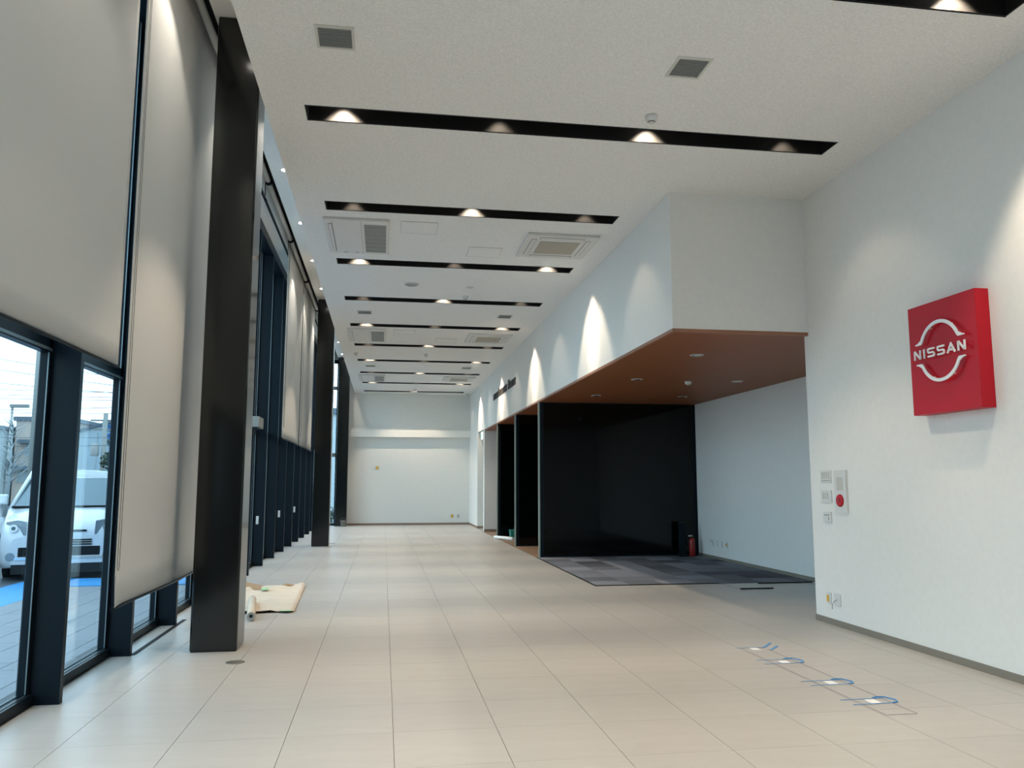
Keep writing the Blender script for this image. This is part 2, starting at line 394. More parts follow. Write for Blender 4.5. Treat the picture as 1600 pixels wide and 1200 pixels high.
lamp_xs = (-0.40, 0.975, 2.35, 3.70)
body_me = MB().lathe((0, 0, 0), [(0.036, 0.0), (0.042, 0.02), (0.042, 0.09), (0.03, 0.11)], n=16).mesh('spotlight_housing', 'trough')
lens_me = {b: MB().lathe((0, 0, 0), [(0.030, 0.0), (0.030, 0.006)], n=16).mesh('spotlight_lens', 'lens' if b else 'lensdim') for b in (0, 1)}
ORD = ['nearest', 'second nearest', 'third nearest', 'fourth nearest', 'fifth nearest', 'sixth nearest', 'seventh nearest', 'eighth nearest', 'ninth nearest', 'tenth nearest', 'farthest']
vis = 0
for si, (xa, xb, ya, yb) in enumerate(SLOTS):
    k = si - 3
    yc = (ya + yb) / 2; seen = k >= -1
    if seen:
        lab = ['black light slot cut off by the top right corner of the photo', 'long black light slot nearest the viewer that is fully in the photo', 'black light slot just before the white bulkhead corner and the large air conditioners', 'black light slot just beyond the nearest pair of air conditioners'][k + 1] if k < 3 else f'{ORD[k + 1]} black light slot counted along the ceiling'
        t = thing('light_slot', lab, 'light slot', ((xa + xb) / 2, yc, ZC), group='black light slots across the ceiling')
        hx = (xb - xa) / 2; e = 0.012
        MB().box(-hx, hx, -0.14, -0.14 + e, -0.001, 0.33).box(-hx, hx, 0.14 - e, 0.14, -0.001, 0.33).box(-hx, hx, -.14, .14, 0.33, 0.34).ob('channel', 'trough', t)
        for sgn in (-1, 1):
            MB().box(min(sgn * hx, sgn * (hx - e)), max(sgn * hx, sgn * (hx - e)), -0.14, 0.14, -0.001, 0.33).ob('end_cap', 'trough', t)
        MB().box(-hx, hx, -0.143, -0.139, -0.004, 0.004).box(-hx, hx, 0.139, 0.143, -0.004, 0.004).ob('edge_trim', 'dark', t)
    for li, lx in enumerate(lamp_xs):
        if lx > xb: continue
        if k < -1 and li == 1: continue
        bright = (li % 2 == 0) == (k % 2 == 0)
        if k == -1: bright = (li == 3 or li == 1)
        if k == 0: bright = li in (0, 2)
        wallward = bright and ((lx == 2.35 and xb < 3 and k % 2 == 0) or lx == 3.70)
        if seen:
            side = ['window end', 'middle left', 'middle right' if xb > 3 else 'wall end', 'wall end'][li] if xb > 3 else ['window end', 'middle', 'wall end'][li]
            sp = thing('ceiling_spotlight', f'{"brightly glowing" if bright else "dimmer"} spotlight at the {side} of the {ORD[k + 1]} ceiling light slot', 'spotlight', (lx, yc - 0.01, ZC + 0.222), group='small spotlights inside the ceiling slots')
            o = link('housing', body_me, sp)
            link('lens', lens_me[bright], sp, (0, 0, -0.008))
        P = LAMP_STRONG if bright else LAMP_WEAK
        spot((lx, yc + 0.01, ZC + 0.205), (lx, yc + 0.01, 0), P, 93 if bright else 88, 0.4, 0.022)
        if wallward:
            xw = XR if lx > 3 else XB
            spot((lx + 0.02, yc, ZC + 0.20), (xw, yc, 3.7 if xw < 4 else 3.4), LAMP_WASH, 36 if xw < 4 else 48, 1.0, 0.02)

# downlights in the raised strip
dl0 = None; n = 0
for k in range(-4, 10):
    y = 6.51 + 2.33 * k
    spot((-1.425, y, ZR - 0.012), (-1.425, y, 0), LAMP_RECESS, 96, 0.35, 0.035, (1.0, 0.93, 0.82))
    if k < 0: continue
    lab = f'{ORD[k]} small round downlight in the raised ceiling strip by the windows'
    if dl0 is None:
        dl0 = thing('downlight', lab, 'downlight', (-1.425, y, ZR), group='downlights along the raised ceiling strip')
        MB().lathe((0, 0, 0), [(0.062, -0.006), (0.066, -0.003), (0.066, 0.001)], n=24).ob('rim', 'white', dl0)
        MB().lathe((0, 0, 0), [(0.056, -0.009), (0.058, -0.0055)], n=24).ob('lens', 'lens', dl0)
    else:
        copy_thing(dl0, (-1.425, y, ZR), lab)

# ------------------------------------------------------------------ columns
def column(y, lab):
    t = thing('column', lab, 'column', (-1.405, y + 0.19, 0), group='square charcoal columns along the windows')
    MB().box(-0.195, 0.195, -0.19, 0.19, 0.004, ZR).ob('shaft', 'column', t, bevel=0.018)
    MB().box(-0.185, 0.185, -0.18, 0.18, 0.0, 0.006).ob('base_joint', 'black', t)
    return t
column(7.42, 'large square charcoal column nearest the viewer beside the lowered blind')
column(19.24, 'middle charcoal column halfway down the hall past the half lowered blinds')
column(28.2, 'farthest charcoal column standing in the corner by the end wall')
column(-4.4, 'charcoal column behind the viewer')

# ------------------------------------------------------------------ curtain wall, bay by bay
PITCH = 1.5; YM = 5.855
def bay(k):
    y0 = YM + PITCH * k; ys = y0 + 0.055; ye = min(y0 + PITCH, YE)
    if ye - ys < 0.3: return
    f = MB()
    xo, xi = -2.295, -2.235
    f.box(xi, XM1, ys, ye, 5.55, 5.718)
    f.box(xo, xi, ys, ye, 5.62, 5.72); f.box(xo, xi, ys, ye, 2.30, 2.40)
    f.box(xo, xi, ys, ys + 0.045, 0.07, 5.62); f.box(xo, xi, ye - 0.045, ye, 0.07, 5.62)
    r = struct(f.ob('window_%d' % (k + 8), 'dark'), None)
    MB().box(-2.36, XM0 + 0.02, y0, ye, 0, 0.07).ob('sill', 'dark', r)
    MB().box(-2.290, -2.284, ys + .045, ye - .045, 0.07, 0.076).box(-2.245, -2.240, ys + .045, ye - .045, 0.07, 0.074).ob('glazing_bead', 'rail', r)
    MB().box(XM0, XM1, y0, ys, 0.0, 5.72).ob('mullion', 'dark', r)
    MB().box(-2.244, -2.237, ye - 0.049, ye - 0.040, 0.08, 5.60).ob('jamb_edge', 'rail', r)
    MB().box(-2.245, -2.232, ys + 0.01, ye - .01, 2.31, 2.33).ob('transom_edge', 'rail', r)
    MB().box(-2.274, -2.266, ys + 0.04, ye - 0.04, 0.07, 2.31).ob('glass_pane', 'glass', r)
    MB().box(-2.274, -2.266, ys + 0.04, ye - 0.04, 2.39, 5.63).ob('glass_pane', 'glass', r)
    if k in (6, 8, 10):
        MB().box(-2.185, -2.14, y0 - 0.014, y0, 0.72, 0.86).box(-2.175, -2.15, y0 - 0.03, y0 - 0.01, 0.74, 0.80).ob('window_handle', 'white', r)
for k in range(-7, 16): bay(k)
# transom actuator box
ab = thing('window_operator', 'pale grey box fixed on the window frame at transom height behind the nearest column', 'box', (-2.02, 13.42, 2.39))
MB().box(-0.03, 0.07, -0.25, 0.25, -0.085, 0.085).ob('housing', 'greyslat', ab, bevel=0.006)
MB().box(-0.035, 0.06, -0.24, 0.24, -0.10, -0.085).ob('base_rail', 'dark', ab)
MB().box(-0.2, -0.03, -0.03, 0.03, -0.03, 0.03).ob('bracket', 'dark', ab)
# end window, facing down the hall
ew = MB().box(-2.36, -2.30, YE, YE + .1, 0, 5.72).box(-1.66, -1.60, YE, YE + .1, 0, 5.72).box(-2.36, -1.6, YE, YE + .1, 0, 0.07).box(-2.36, -1.6, YE, YE + .1, 5.6, 5.72)
ew = struct(ew.ob('window_24', 'dark'), 'narrow window beside the far column')
MB().box(-2.30, -1.66, YE + 0.02, YE + 0.07, 4.67, 4.79).ob('transom', 'steel', ew)
MB().box(-2.30, -1.66, YE + 0.02, YE + 0.07, 2.34, 2.47).ob('transom', 'steel', ew)
MB().box(-2.31, -1.65, YE + 0.05, YE + 0.058, 0.07, 5.6).ob('glass_pane', 'glass', ew)
struct(MB().box(-2.6, -2.35, Y0, YE + .15, 5.72, 6.15).ob('wall_left', 'dark'), 'fascia over the windows')

# ------------------------------------------------------------------ roller blinds
def blind(y0, y1, zb, lab, chain=None, wavy=0.0, curl=False):
    t = thing('roller_blind', lab, 'blind', (-1.80, (y0 + y1) / 2, 5.86), group='cream roller blinds at the windows')
    h = (y1 - y0) / 2 - 0.03
    MB().tube([(0.035, -h, 0), (0.035, h, 0)], 0.040, 16).ob('roller_tube', 'fabric', t)
    for s_ in (-1, 1):
        MB().lathe((0.035, s_ * (h + 0.012), 0), [(0.052, -0.008), (0.052, 0.008)], 'y', 18).ob('end_bracket', 'black', t)
    n, r = 44, 24
    b = MB(); zt = 0.0; zz = zb - 5.86 + 0.02
    for i in range(n + 1):
        for j in range(r + 1):
            u = -h + 2 * h * i / n; v = zt + (zz - zt) * j / r
            fr = j / r
            x = wavy * math.sin(u * 2.3 + 0.9 + 0.35 * fr) * (0.35 + 0.65 * fr) + wavy * 0.5 * math.exp(-((u + h * .93) / 0.10) ** 2)
            if curl: x += 0.02 * math.exp(-((u + h) / 0.06) ** 2) * fr ; u += 0.03 * math.exp(-((u + h) / 0.2) ** 2) * max(0, (fr - .965) / .035)
            b.v.append((x - 0.004, u, v))
    for i in range(n):
        for j in range(r):
            b.smooth.add(len(b.f)); b.f.append((i * (r + 1) + j, (i + 1) * (r + 1) + j, (i + 1) * (r + 1) + j + 1, i * (r + 1) + j + 1))
    me = b.mesh('fabric', 'fabric')
    o = link('fabric', me, t); sm = o.modifiers.new('thickness', 'SOLIDIFY'); sm.thickness = 0.0012
    pts = [( wavy * math.sin(u * 2.3 + 1.25) - 0.002, u, zz - 0.008) for u in [-h + (0.03 if curl else 0) + (2 * h - (0.03 if curl else 0)) * q / 20 for q in range(21)]]
    MB().tube(pts, 0.011, 8).ob('bottom_bar', 'dark', t)
    if chain:
        yc = -h + 0.035
        zc = chain[1] - 5.86; p = []
        for q in range(9): a = math.pi * q / 8; p.append((0.016, yc + 0.014 * math.cos(a) * 1.6, zc - 0.03 * math.sin(a)))
        MB().tube([(0.02, yc + 0.014, -0.05)] + p + [(0.02, yc - 0.014, -0.05)], 0.0022, 6).ob('pull_chain', 'bark', t)
        MB().box(0.010, 0.021, yc - 0.012, yc + 0.012, zc - 0.10, zc - 0.06).ob('chain_weight', 'white', t)
    return t
blind(2.87, 5.87, 2.20, 'half lowered cream blind at the left edge of the photo above the nearest window', None, 0.006)
blind(5.95, 8.93, 0.56, 'fully lowered cream blind hanging just before the nearest column, with a pull chain', (-1, 0.86), 0.012, True)
blind(8.95, 11.93, 5.60, 'rolled up blind directly behind the nearest column, high under the ceiling strip', None, 0.0)
blind(11.97, 14.86, 5.60, 'rolled up blind between the nearest column and the half lowered blinds', None, 0.0)
blind(14.90, 17.88, 2.22, 'nearer of the two half lowered blinds between the first and middle columns', (-1, 2.45), 0.012)
blind(17.93, 20.9, 2.22, 'farther of the two half lowered blinds, partly behind the middle column', (-1, 2.45), 0.012)
blind(20.95, 23.9, 5.60, 'rolled up blind beyond the middle column', None, 0.0)

# ------------------------------------------------------------------ ceiling fittings
def vent(x, y, lab, grp):
    t = thing('ceiling_vent', lab, 'vent', (x, y, ZC), group=grp)
    MB().box(-0.135, 0.135, -0.15, -0.125, -0.008, 0.001).box(-0.135, 0.135, 0.125, 0.15, -0.008, 0.001).box(-0.135, -0.115, -.125, .125, -.008, .001).box(0.115, 0.135, -.125, .125, -.008, .001).ob('frame', 'offwhite', t)
    MB().box(-0.115, 0.115, -0.125, 0.125, -0.002, 0.0).ob('backing', 'grey', t)
    sl = MB().box(-0.115, 0.115, -0.0055, 0.0055, -0.004, 0.0).mesh('slat', 'greyslat')
    for i in range(10):
        o = link('slat', sl, t, (0, -0.112 + i * 0.0249, -0.003)); o.rotation_euler = (0.5, 0, 0)
    return t
v1 = vent(-0.395, 5.51, 'square slatted ceiling vent nearest the window side, before the first full light slot', 'slatted ceiling vents')
copy_thing(v1, (2.225, 5.52, ZC), 'square slatted ceiling vent on the wall side, before the first full light slot')
copy_thing(v1, (-0.40, 14.86, ZC), 'small slatted vent on the window side beyond the first air conditioners')
copy_thing(v1, (2.20, 14.85, ZC), 'small slatted vent on the wall side beyond the first air conditioners')
copy_thing(v1, (-0.40, 21.78, ZC), 'farthest slatted vent on the window side')
copy_thing(v1, (2.18, 21.80, ZC), 'farthest slatted vent on the wall side')

def detector(x, y, z, lab, grp='smoke detectors', s=1.0):
    t = thing('smoke_detector', lab, 'smoke detector', (x, y, z), group=grp); t.scale = (s, s, s)
    MB().lathe((0, 0, 0), [(0.03, -0.052), (0.042, -0.048), (0.05, -0.03), (0.055, -0.012), (0.055, 0.0)], n=24).ob('body', 'white', t)
    MB().lathe((0, 0, 0), [(0.026, -0.062), (0.030, -0.056), (0.030, -0.050)], n=20).ob('sensor_head', 'offwhite', t)
    MB().lathe((0, 0, 0), [(0.0305, -0.058), (0.0325, -0.054)], n=20).ob('dark_ring', 'black', t)
    return t
d1 = detector(2.21, 6.35, ZC, 'round smoke detector before the first full light slot')
copy_thing(d1, (1.30, 13.30, ZC), 'smoke detector just before the fourth light slot at mid ceiling')
copy_thing(d1, (-0.71, 19.65, ZC), 'smoke detector near the ceiling edge on the window side')
copy_thing(d1, (0.97, 19.60, ZC), 'smoke detector in the ceiling middle beyond the second air conditioners')
copy_thing(d1, (0.97, 26.9, ZC), 'smoke detector before the farthest light slot')
copy_thing(d1, (2.85, 28.2, ZC), 'smoke detector in the far right ceiling corner')
copy_thing(d1, (4.71, 12.07, ZW), 'smoke detector on the brown soffit of the alcove')
sp = thing('ceiling_speaker', 'flat round speaker beyond the third light slot', 'speaker', (0.38, 12.6, ZC))
MB().lathe((0, 0, 0), [(0.10, -0.016), (0.115, -0.008), (0.118, 0.0)], n=32).ob('rim', 'offwhite', sp)
MB().lathe((0, 0, 0), [(0.092, -0.020), (0.098, -0.015)], n=32).ob('grille', 'greyslat', sp)
em = thing('sensor_plate', 'small pale disc just before the smoke detector at mid ceiling', 'sensor', (1.32, 12.68, ZC))
MB().lathe((0, 0, 0), [(0.05, -0.008), (0.06, 0.0)], n=20).ob('cover', 'offwhite', em)

def ac_return(x, y, lab):
    t = thing('ceiling_air_conditioner', lab, 'air conditioner', (x, y, ZC), group='two way ceiling air conditioners on the window side')
    MB().box(-0.39, 0.39, -0.71, 0.71, -0.035, 0.0).ob('panel', 'white', t, bevel=0.012)
    MB().box(-0.335, -0.33, -0.56, 0.56, -0.038, -0.034).box(-0.295, -0.288, -0.6, 0.6, -0.038, -0.034).box(-0.335, -0.29, -0.565, -0.56, -0.038, -0.034).ob('flap_gap', 'seam', t)
    MB().box(-0.33, -0.297, -0.555, 0.595, -0.043, -0.036).ob('outlet_flap', 'white', t)
    MB().box(0.052, 0.055, -0.68, 0.68, -0.037, -0.034).ob('panel_seam', 'seam', t)
    g = MB().box(0.09, 0.355, -0.58, 0.60, -0.037, -0.0345).ob('return_grille', 'grey', t)
    v = MB()
    for i in range(20): v.box(0.09 + i * 0.0138, 0.093 + i * 0.0138, -0.58, 0.60, -0.0385, -0.036)
    v.ob('grille_louvre', 'greyslat', g)
    h = MB()
    for i in range(8): h.box(0.09, 0.355, -0.583 + i * 0.168, -0.579 + i * 0.168, -0.040, -0.036)
    h.ob('grille_rib', 'offwhite', g)
    MB().box(-.2, -.15, .62, .635, -.037, -.034).box(-.05, 0.0, .62, .635, -.037, -.034).ob('label_mark', 'seam', t)
    return t
a1 = ac_return(-0.38, 10.18, 'nearest air conditioner on the window side, with a dark square return grille')
copy_thing(a1, (-0.40, 17.15, ZC), 'second air conditioner on the window side, seen beyond the fifth light slot')
copy_thing(a1, (-0.40, 24.2, ZC), 'farthest air conditioner on the window side')
def ac_four(x, y, lab):
    t = thing('ceiling_cassette', lab, 'air conditioner', (x, y, ZC), group='four way ceiling cassettes on the wall side')
    MB().box(-0.465, 0.465, -0.50, 0.50, -0.035, 0.0).ob('panel', 'white', t, bevel=0.012)
    MB().box(-0.26, 0.26, -0.26, 0.27, -0.042, -0.034).ob('return_grille', 'cream', t, bevel=0.004)
    for (x0, x1, y0_, y1_) in ((-0.38, -0.33, -0.34, 0.34), (0.33, 0.38, -0.34, 0.34), (-0.28, 0.28, -0.42, -0.36), (-0.28, 0.28, 0.36, 0.42)):
        fl_ = MB().box(x0, x1, y0_, y1_, -0.040, -0.034).ob('outlet_flap', 'white', t)
        g = 0.006
        MB().box(x0 - g, x0, y0_ - g, y1_ + g, -0.0375, -0.034).box(x1, x1 + g, y0_ - g, y1_ + g, -0.0375, -0.034).box(x0, x1, y0_ - g, y0_, -0.0375, -0.034).box(x0, x1, y1_, y1_ + g, -0.0375, -0.034).ob('flap_gap', 'seam', fl_)
    return t
c1 = ac_four(2.20, 10.2, 'nearest four way ceiling cassette beside the white bulkhead, with a beige grille')
copy_thing(c1, (2.18, 17.15, ZC), 'second four way ceiling cassette beside the bulkhead, beyond the fifth light slot')
copy_thing(c1, (2.18, 24.1, ZC), 'farthest four way ceiling cassette beside the bulkhead')
def hatch(x, y, lab):
    t = thing('access_hatch', lab, 'hatch', (x, y, ZC), group='flush ceiling access hatches')
    MB().box(-0.222, 0.222, -0.222, 0.222, -0.004, 0.0).ob('cover', 'ceil', t)
    f = MB(); a, b = 0.2245, 0.221
    f.box(-a, a, -a, -b, -0.005, 0).box(-a, a, b, a, -0.005, 0).box(-a, -b, -b, b, -0.005, 0).box(b, a, -b, b, -0.005, 0).ob('frame', 'greyslat', t)
    return t
h1 = hatch(0.375, 9.73, 'square access hatch right of the nearest window side air conditioner')
copy_thing(h1, (1.295, 10.66, ZC), 'square access hatch left of the nearest four way cassette')
copy_thing(h1, (0.375, 16.73, ZC), 'square access hatch right of the second window side air conditioner')
copy_thing(h1, (1.295, 17.60, ZC), 'square access hatch left of the second four way cassette')

# alcove downlights (off)
w0 = None
for (x, y, lab) in ((3.85, 9.55, 'unlit round downlight in the brown soffit nearest the viewer'), (3.84, 11.97, 'unlit soffit downlight in the middle of the hall side row'), (3.81, 14.3, 'unlit soffit downlight of the hall side row nearest the black panel'),
                    (5.47, 11.95, 'unlit soffit downlight near the alcove side wall'), (5.44, 14.26, 'unlit soffit downlight near the black panel on the wall side')):
    if w0 is None:
        w0 = thing('soffit_downlight', lab, 'downlight', (x, y, ZW), group='unlit round downlights in the alcove soffit')
        MB().lathe((0, 0, 0), [(0.072, -0.004), (0.085, -0.006), (0.09, 0.0)], n=28).ob('rim', 'white', w0)
        MB().lathe((0, 0, 0), [(0.066, -0.0075), (0.07, -0.003)], n=28).ob('reflector', 'chrome', w0)
    else: copy_thing(w0, (x, y, ZW), lab)

# ------------------------------------------------------------------ smoked glass partitions
def panel(x0, y, lab):
    t = thing('glass_partition', lab, 'partition', (x0, y, 0), group='black glass partitions in the alcove')
    MB().box(0.03, XA - x0 - 0.002, 0, 0.035, 0.03, ZW - 0.02).ob('dark_glass', 'panel', t)
    MB().box(0.0, 0.03, 0, 0.045, 0.0, ZW).ob('edge_profile', 'glassedge', t)
    MB().box(0.03, 0.10, -0.003, 0.0, 0.0, ZW).ob('edge_band', 'dark', t)
    MB().box(0.03, XA - x0 - 0.002, -0.006, 0.04, 0.0, 0.03).ob('floor_channel', 'dark', t)
    MB().box(0.03, XA - x0 - 0.002, -0.006, 0.04, ZW - 0.02, ZW).ob('head_channel', 'dark', t)
    MB().box(XA - x0 - 0.07, XA - x0 - 0.002, -0.012, 0.0, 0.03, ZW - 0.02).ob('wall_profile', 'dark', t)
    return t
panel(3.0, YP, 'large black glass partition closing the alcove beyond the grey carpet')
panel(3.0, 18.62, 'narrow looking black glass partition second from the viewer')
panel(3.0, 21.65, 'black glass partition farthest from the viewer, beside the grey wall')

# fire extinguisher and its dark board
fe = thing('fire_extinguisher', 'red fire extinguisher standing against the black partition by the alcove wall', 'fire extinguisher', (6.02, 15.45, 0.0045))
MB().lathe((0, 0, 0), [(0.052, 0.0), (0.058, 0.01), (0.058, 0.30), (0.045, 0.345), (0.02, 0.36)], n=24).ob('cylinder', 'redside', fe)
MB().lathe((0, 0, 0), [(0.016, 0.36), (0.016, 0.395)], n=12).ob('valve', 'black', fe)
MB().box(-0.07, 0.02, -0.012, 0.012, 0.385, 0.395).box(-0.07, 0.01, -0.010, 0.010, 0.40, 0.41).ob('handle', 'offwhite', fe)
MB().tube([(0.016, 0, 0.38), (0.06, 0, 0.36), (0.07, 0, 0.28), (0.068, 0, 0.16)], 0.009, 8).ob('hose', 'black', fe)
nb = thing('floor_stand', 'dark navy upright stand leaning beside the red fire extinguisher', 'stand', (5.84, 15.50, 0.004))
MB().box(-0.07, 0.07, -0.02, 0.02, 0.0, 0.66).ob('board', 'dark', nb, bevel=0.006)
MB().box(-0.09, 0.09, -0.09, 0.09, 0.0, 0.025).ob('foot', 'dark', nb)
MB().box(-0.05, 0.05, -0.024, -0.02, 0.06, 0.66).ob('face_plate', 'dark', nb)

# ------------------------------------------------------------------ exit sign in the far opening
ex = thing('exit_sign', 'small lit green and white exit sign in the far doorway', 'exit sign', (3.04, 25.25, 3.07))
MB().box(-0.012, 0.012, -0.22, 0.22, -0.28, -0.03).ob('housing', 'white', ex)
MB().box(-0.016, -0.0125, -0.21, 0.21, -0.27, -0.04).ob('lit_face', 'exit', ex)
MB().box(-0.018, -0.0165, -0.05, 0.12, -0.23, -0.09).ob('running_figure_mark', 'exitgreen', ex)
MB().box(-0.006, 0.006, -0.01, 0.01, -0.03, 0.0).ob('hanger', 'white', ex)

# ------------------------------------------------------------------ red sign with the ring emblem
SX = 4.42
sg = thing('wall_sign', 'square red wall sign with silver ring emblem and raised letters', 'sign', (XR, 5.82, 2.447))
def sfn(u, v, d): return (d, -u, v)     # u runs to the viewer's right (towards -y), d = offset from wall in x
MB().box(SX - XR, -0.001, -0.40, 0.40, -0.457, 0.457).ob('red_box', 'red', sg, bevel=0.003)
cu, cv = 0.02, 0.035; ext0, ext1 = SX - XR - 0.042, SX - XR - 0.033
def half(sgn):
    R, r_ = 0.250, 0.223; a0 = math.asin(0.115 / R); p = []
    N = 40
    for i in range(N + 1):
        a = a0 + (math.pi - 2 * a0) * i / N; p.append((R * math.cos(a), R * math.sin(a)))
    p += [(-0.262, 0.093), (-0.288, 0.088), (-0.288, 0.079), (-0.218, 0.079)]
    b0 = math.asin(0.098 / r_)
    for i in range(N + 1):
        a = math.pi - b0 - (math.pi - 2 * b0) * i / N; p.append((r_ * math.cos(a), r_ * math.sin(a)))
    p += [(0.218, 0.079), (0.288, 0.079), (0.288, 0.088), (0.262, 0.093)]
    return [(cu + u, cv + sgn * v) for u, v in p]
for s_ in (1, -1):
    MB().prism(half(s_), sfn, ext0, ext1).ob('emblem_arc', 'silver', sg)
    for q in (-0.12, 0.12):
        MB().tube([(ext1, -(cu + q), cv + s_ * math.sqrt(0.234 ** 2 - q * q)), (SX - XR, -(cu + q), cv + s_ * math.sqrt(0.234 ** 2 - q * q))], 0.005, 8).ob('standoff', 'silver', sg)
def stroke(b, pts, w_):
    """thick polyline with mitred joints"""
    P_ = [Vector(p) for p in pts]; L_, R_ = [], []
    for i, p in enumerate(P_):
        if i == 0: d = (P_[1] - p).normalized(); nrm = Vector((-d.y, d.x)); k = 1
        elif i == len(P_) - 1: d = (p - P_[i - 1]).normalized(); nrm = Vector((-d.y, d.x)); k = 1
        else:
            d0 = (p - P_[i - 1]).normalized(); d1 = (P_[i + 1] - p).normalized()
            n0 = Vector((-d0.y, d0.x)); n1 = Vector((-d1.y, d1.x)); nrm = (n0 + n1).normalized(); k = 1 / max(0.35, nrm.dot(n0))
        L_.append(p + nrm * w_ / 2 * k); R_.append(p - nrm * w_ / 2 * k)
    for i in range(len(P_) - 1):
        b.prism([tuple(L_[i]), tuple(L_[i + 1]), tuple(R_[i + 1]), tuple(R_[i])], sfn, ext0, ext1)
H = 0.076; t_ = 0.0145
def Lw(u0, wd, pl):
    b = MB()
    for pts in pl: stroke(b, [(cu + u0 + x * wd, cv + (y - 0.5) * H) for x, y in pts], t_)
    return b.ob('letter', 'silver', sg)
e_ = t_ / 2 / H
Nn = [[(0.1, 0), (0.1, 1)], [(0.13, 0.97), (0.87, 0.03)], [(0.9, 0), (0.9, 1)]]
Ss = [[(0.97, 1 - e_), (0.2, 1 - e_), (0.09, 0.86), (0.09, 0.64), (0.2, 0.5), (0.8, 0.5), (0.91, 0.38), (0.91, 0.16), (0.8, e_), (0.03, e_)]]
Aa = [[(0.03, 0), (0.5, 1 - e_), (0.97, 0)], [(0.35, 0.30), (0.78, 0.30)]]
Lw(-0.315, 0.088, Nn); Lw(-0.197, 0.02, [[(0.5, 0), (0.5, 1)]]); Lw(-0.147, 0.088, Ss)
Lw(-0.029, 0.088, Ss); Lw(0.089, 0.09, Aa); Lw(0.207, 0.088, Nn)

# ------------------------------------------------------------------ small lettering on the bulkhead
lt = thing('wall_lettering', 'row of small dark capital letters high on the white bulkhead', 'lettering', (XB - 0.012, 22.25, 3.72))
def char_mesh(ch, size):
    c = bpy.data.curves.new('letter_curve', 'FONT'); c.body = ch; c.size = size; c.extrude = 0.009; c.offset = 0.004
    o = bpy.data.objects.new('letter_tmp', c); COL.objects.link(o)
    bpy.context.view_layer.update()
    me = bpy.data.meshes.new_from_object(o.evaluated_get(bpy.context.evaluated_depsgraph_get()))
    bpy.data.objects.remove(o)
    return me
u = 0.0; big, sml = 0.33, 0.235
items = [(c, sml) for c in 'NISSAN'] + [(' ', 0)] + [('I', big)] + [(c, sml) for c in 'NTELLIGENT'] + [(' ', 0)] + [('M', big)] + [(c, sml) for c in 'OBILITY']
built = []
for c, sz in items:
    if c == ' ': u += 0.15; continue
    me = char_mesh(c, sz); me.materials.clear(); me.materials.append(M['darkink'])
    x0 = min(v.co.x for v in me.vertices); x1 = max(v.co.x for v in me.vertices)
    built.append((me, u - x0)); u += (x1 - x0) + 0.035
sc = 3.86 / u
for me, uo in built:
    for v in me.vertices:
        X_, Y_, Z_ = v.co.x, v.co.y, v.co.z
        v.co = (-Z_, -(X_ + uo) * sc, Y_)
    me.update(); link('letter', me, lt)

# ------------------------------------------------------------------ switches and sockets
def on_right(name, lab, cat, y, z, w_, h_, grp=None, d=0.010):
    t = thing(name, lab, cat, (XR, y, z), group=grp)
    MB().box(-d, -0.0005, -w_ / 2, w_ / 2, -h_ / 2, h_ / 2).ob('plate', 'white', t, bevel=0.0025)
    return t
s1 = on_right('light_switch', 'upper light switch plate with four rockers left of the alarm panel', 'switch', 7.855, 1.494, 0.20, 0.13)
for i in range(4): MB().box(-0.015, -0.009, -0.075 + i * 0.041, -0.045 + i * 0.041, -0.02, 0.045).ob('rocker', 'offwhite', s1, bevel=0.002)
MB().box(-0.0112, -0.0095, -0.075, 0.075, -0.045, -0.038).ob('name_strip', 'grey', s1)
s2 = on_right('light_switch', 'lower light switch plate with three rockers left of the alarm panel', 'switch', 7.86, 1.29, 0.20, 0.125)
for i in range(3): MB().box(-0.015, -0.009, -0.035 + i * 0.041, -0.005 + i * 0.041, -0.02, 0.04).ob('rocker', 'offwhite', s2, bevel=0.002)
s3 = on_right('control_switch', 'small control plate with tiny display at the bottom of the switch stack', 'switch', 7.85, 1.08, 0.14, 0.11, d=0.018)
MB().box(-0.0195, -0.0175, -0.01, 0.05, 0.015, 0.025).ob('display_line', 'grey', s3)
MB().lathe((-0.018, -0.035, 0.022), [(0.009, 0.0), (0.009, -0.004)], 'x', 14).ob('button', 'grey', s3)
MB().box(-0.0195, -0.0175, -0.042, -0.03, -0.03, 0.0).ob('slider', 'grey', s3)
al = on_right('fire_alarm_panel', 'tall white fire alarm panel with round red call point', 'alarm panel', 7.575, 1.343, 0.215, 0.425, d=0.022)
g_ = MB().box(-0.025, -0.021, -0.055, 0.055, 0.01, 0.145).ob('speaker_grille', 'offwhite', al)
for i in range(8): MB().box(-0.027, -0.0245, -0.05, 0.05, 0.018 + i * 0.016, 0.022 + i * 0.016).ob('grille_slot', 'cream', g_)
cp_ = MB().lathe((-0.022, 0, -0.09), [(0.062, 0.0), (0.060, -0.012), (0.045, -0.016)], 'x', 30).ob('call_point', 'red', al)
MB().lathe((-0.038, 0.0, -0.09), [(0.020, 0.0), (0.020, -0.004)], 'x', 16).ob('button', 'redside', cp_)
o1 = on_right('wall_socket', 'wall socket with yellow tag low on the wall near the corner', 'socket', 7.895, 0.258, 0.075, 0.115)
MB().box(-0.016, -0.0095, 0.0, 0.035, -0.035, 0.03).ob('yellow_cover', 'yellow', o1)
o2 = on_right('cable_outlet', 'blank wall plate with a short loose cable, right of the yellow tagged socket', 'outlet', 7.74, 0.262, 0.115, 0.115)
MB().tube([(-0.01, 0.01, 0.0), (-0.03, 0.03, -0.02), (-0.035, 0.055, -0.06), (-0.03, 0.065, -0.10)], 0.003, 8).ob('loose_cable', 'grey', o2)
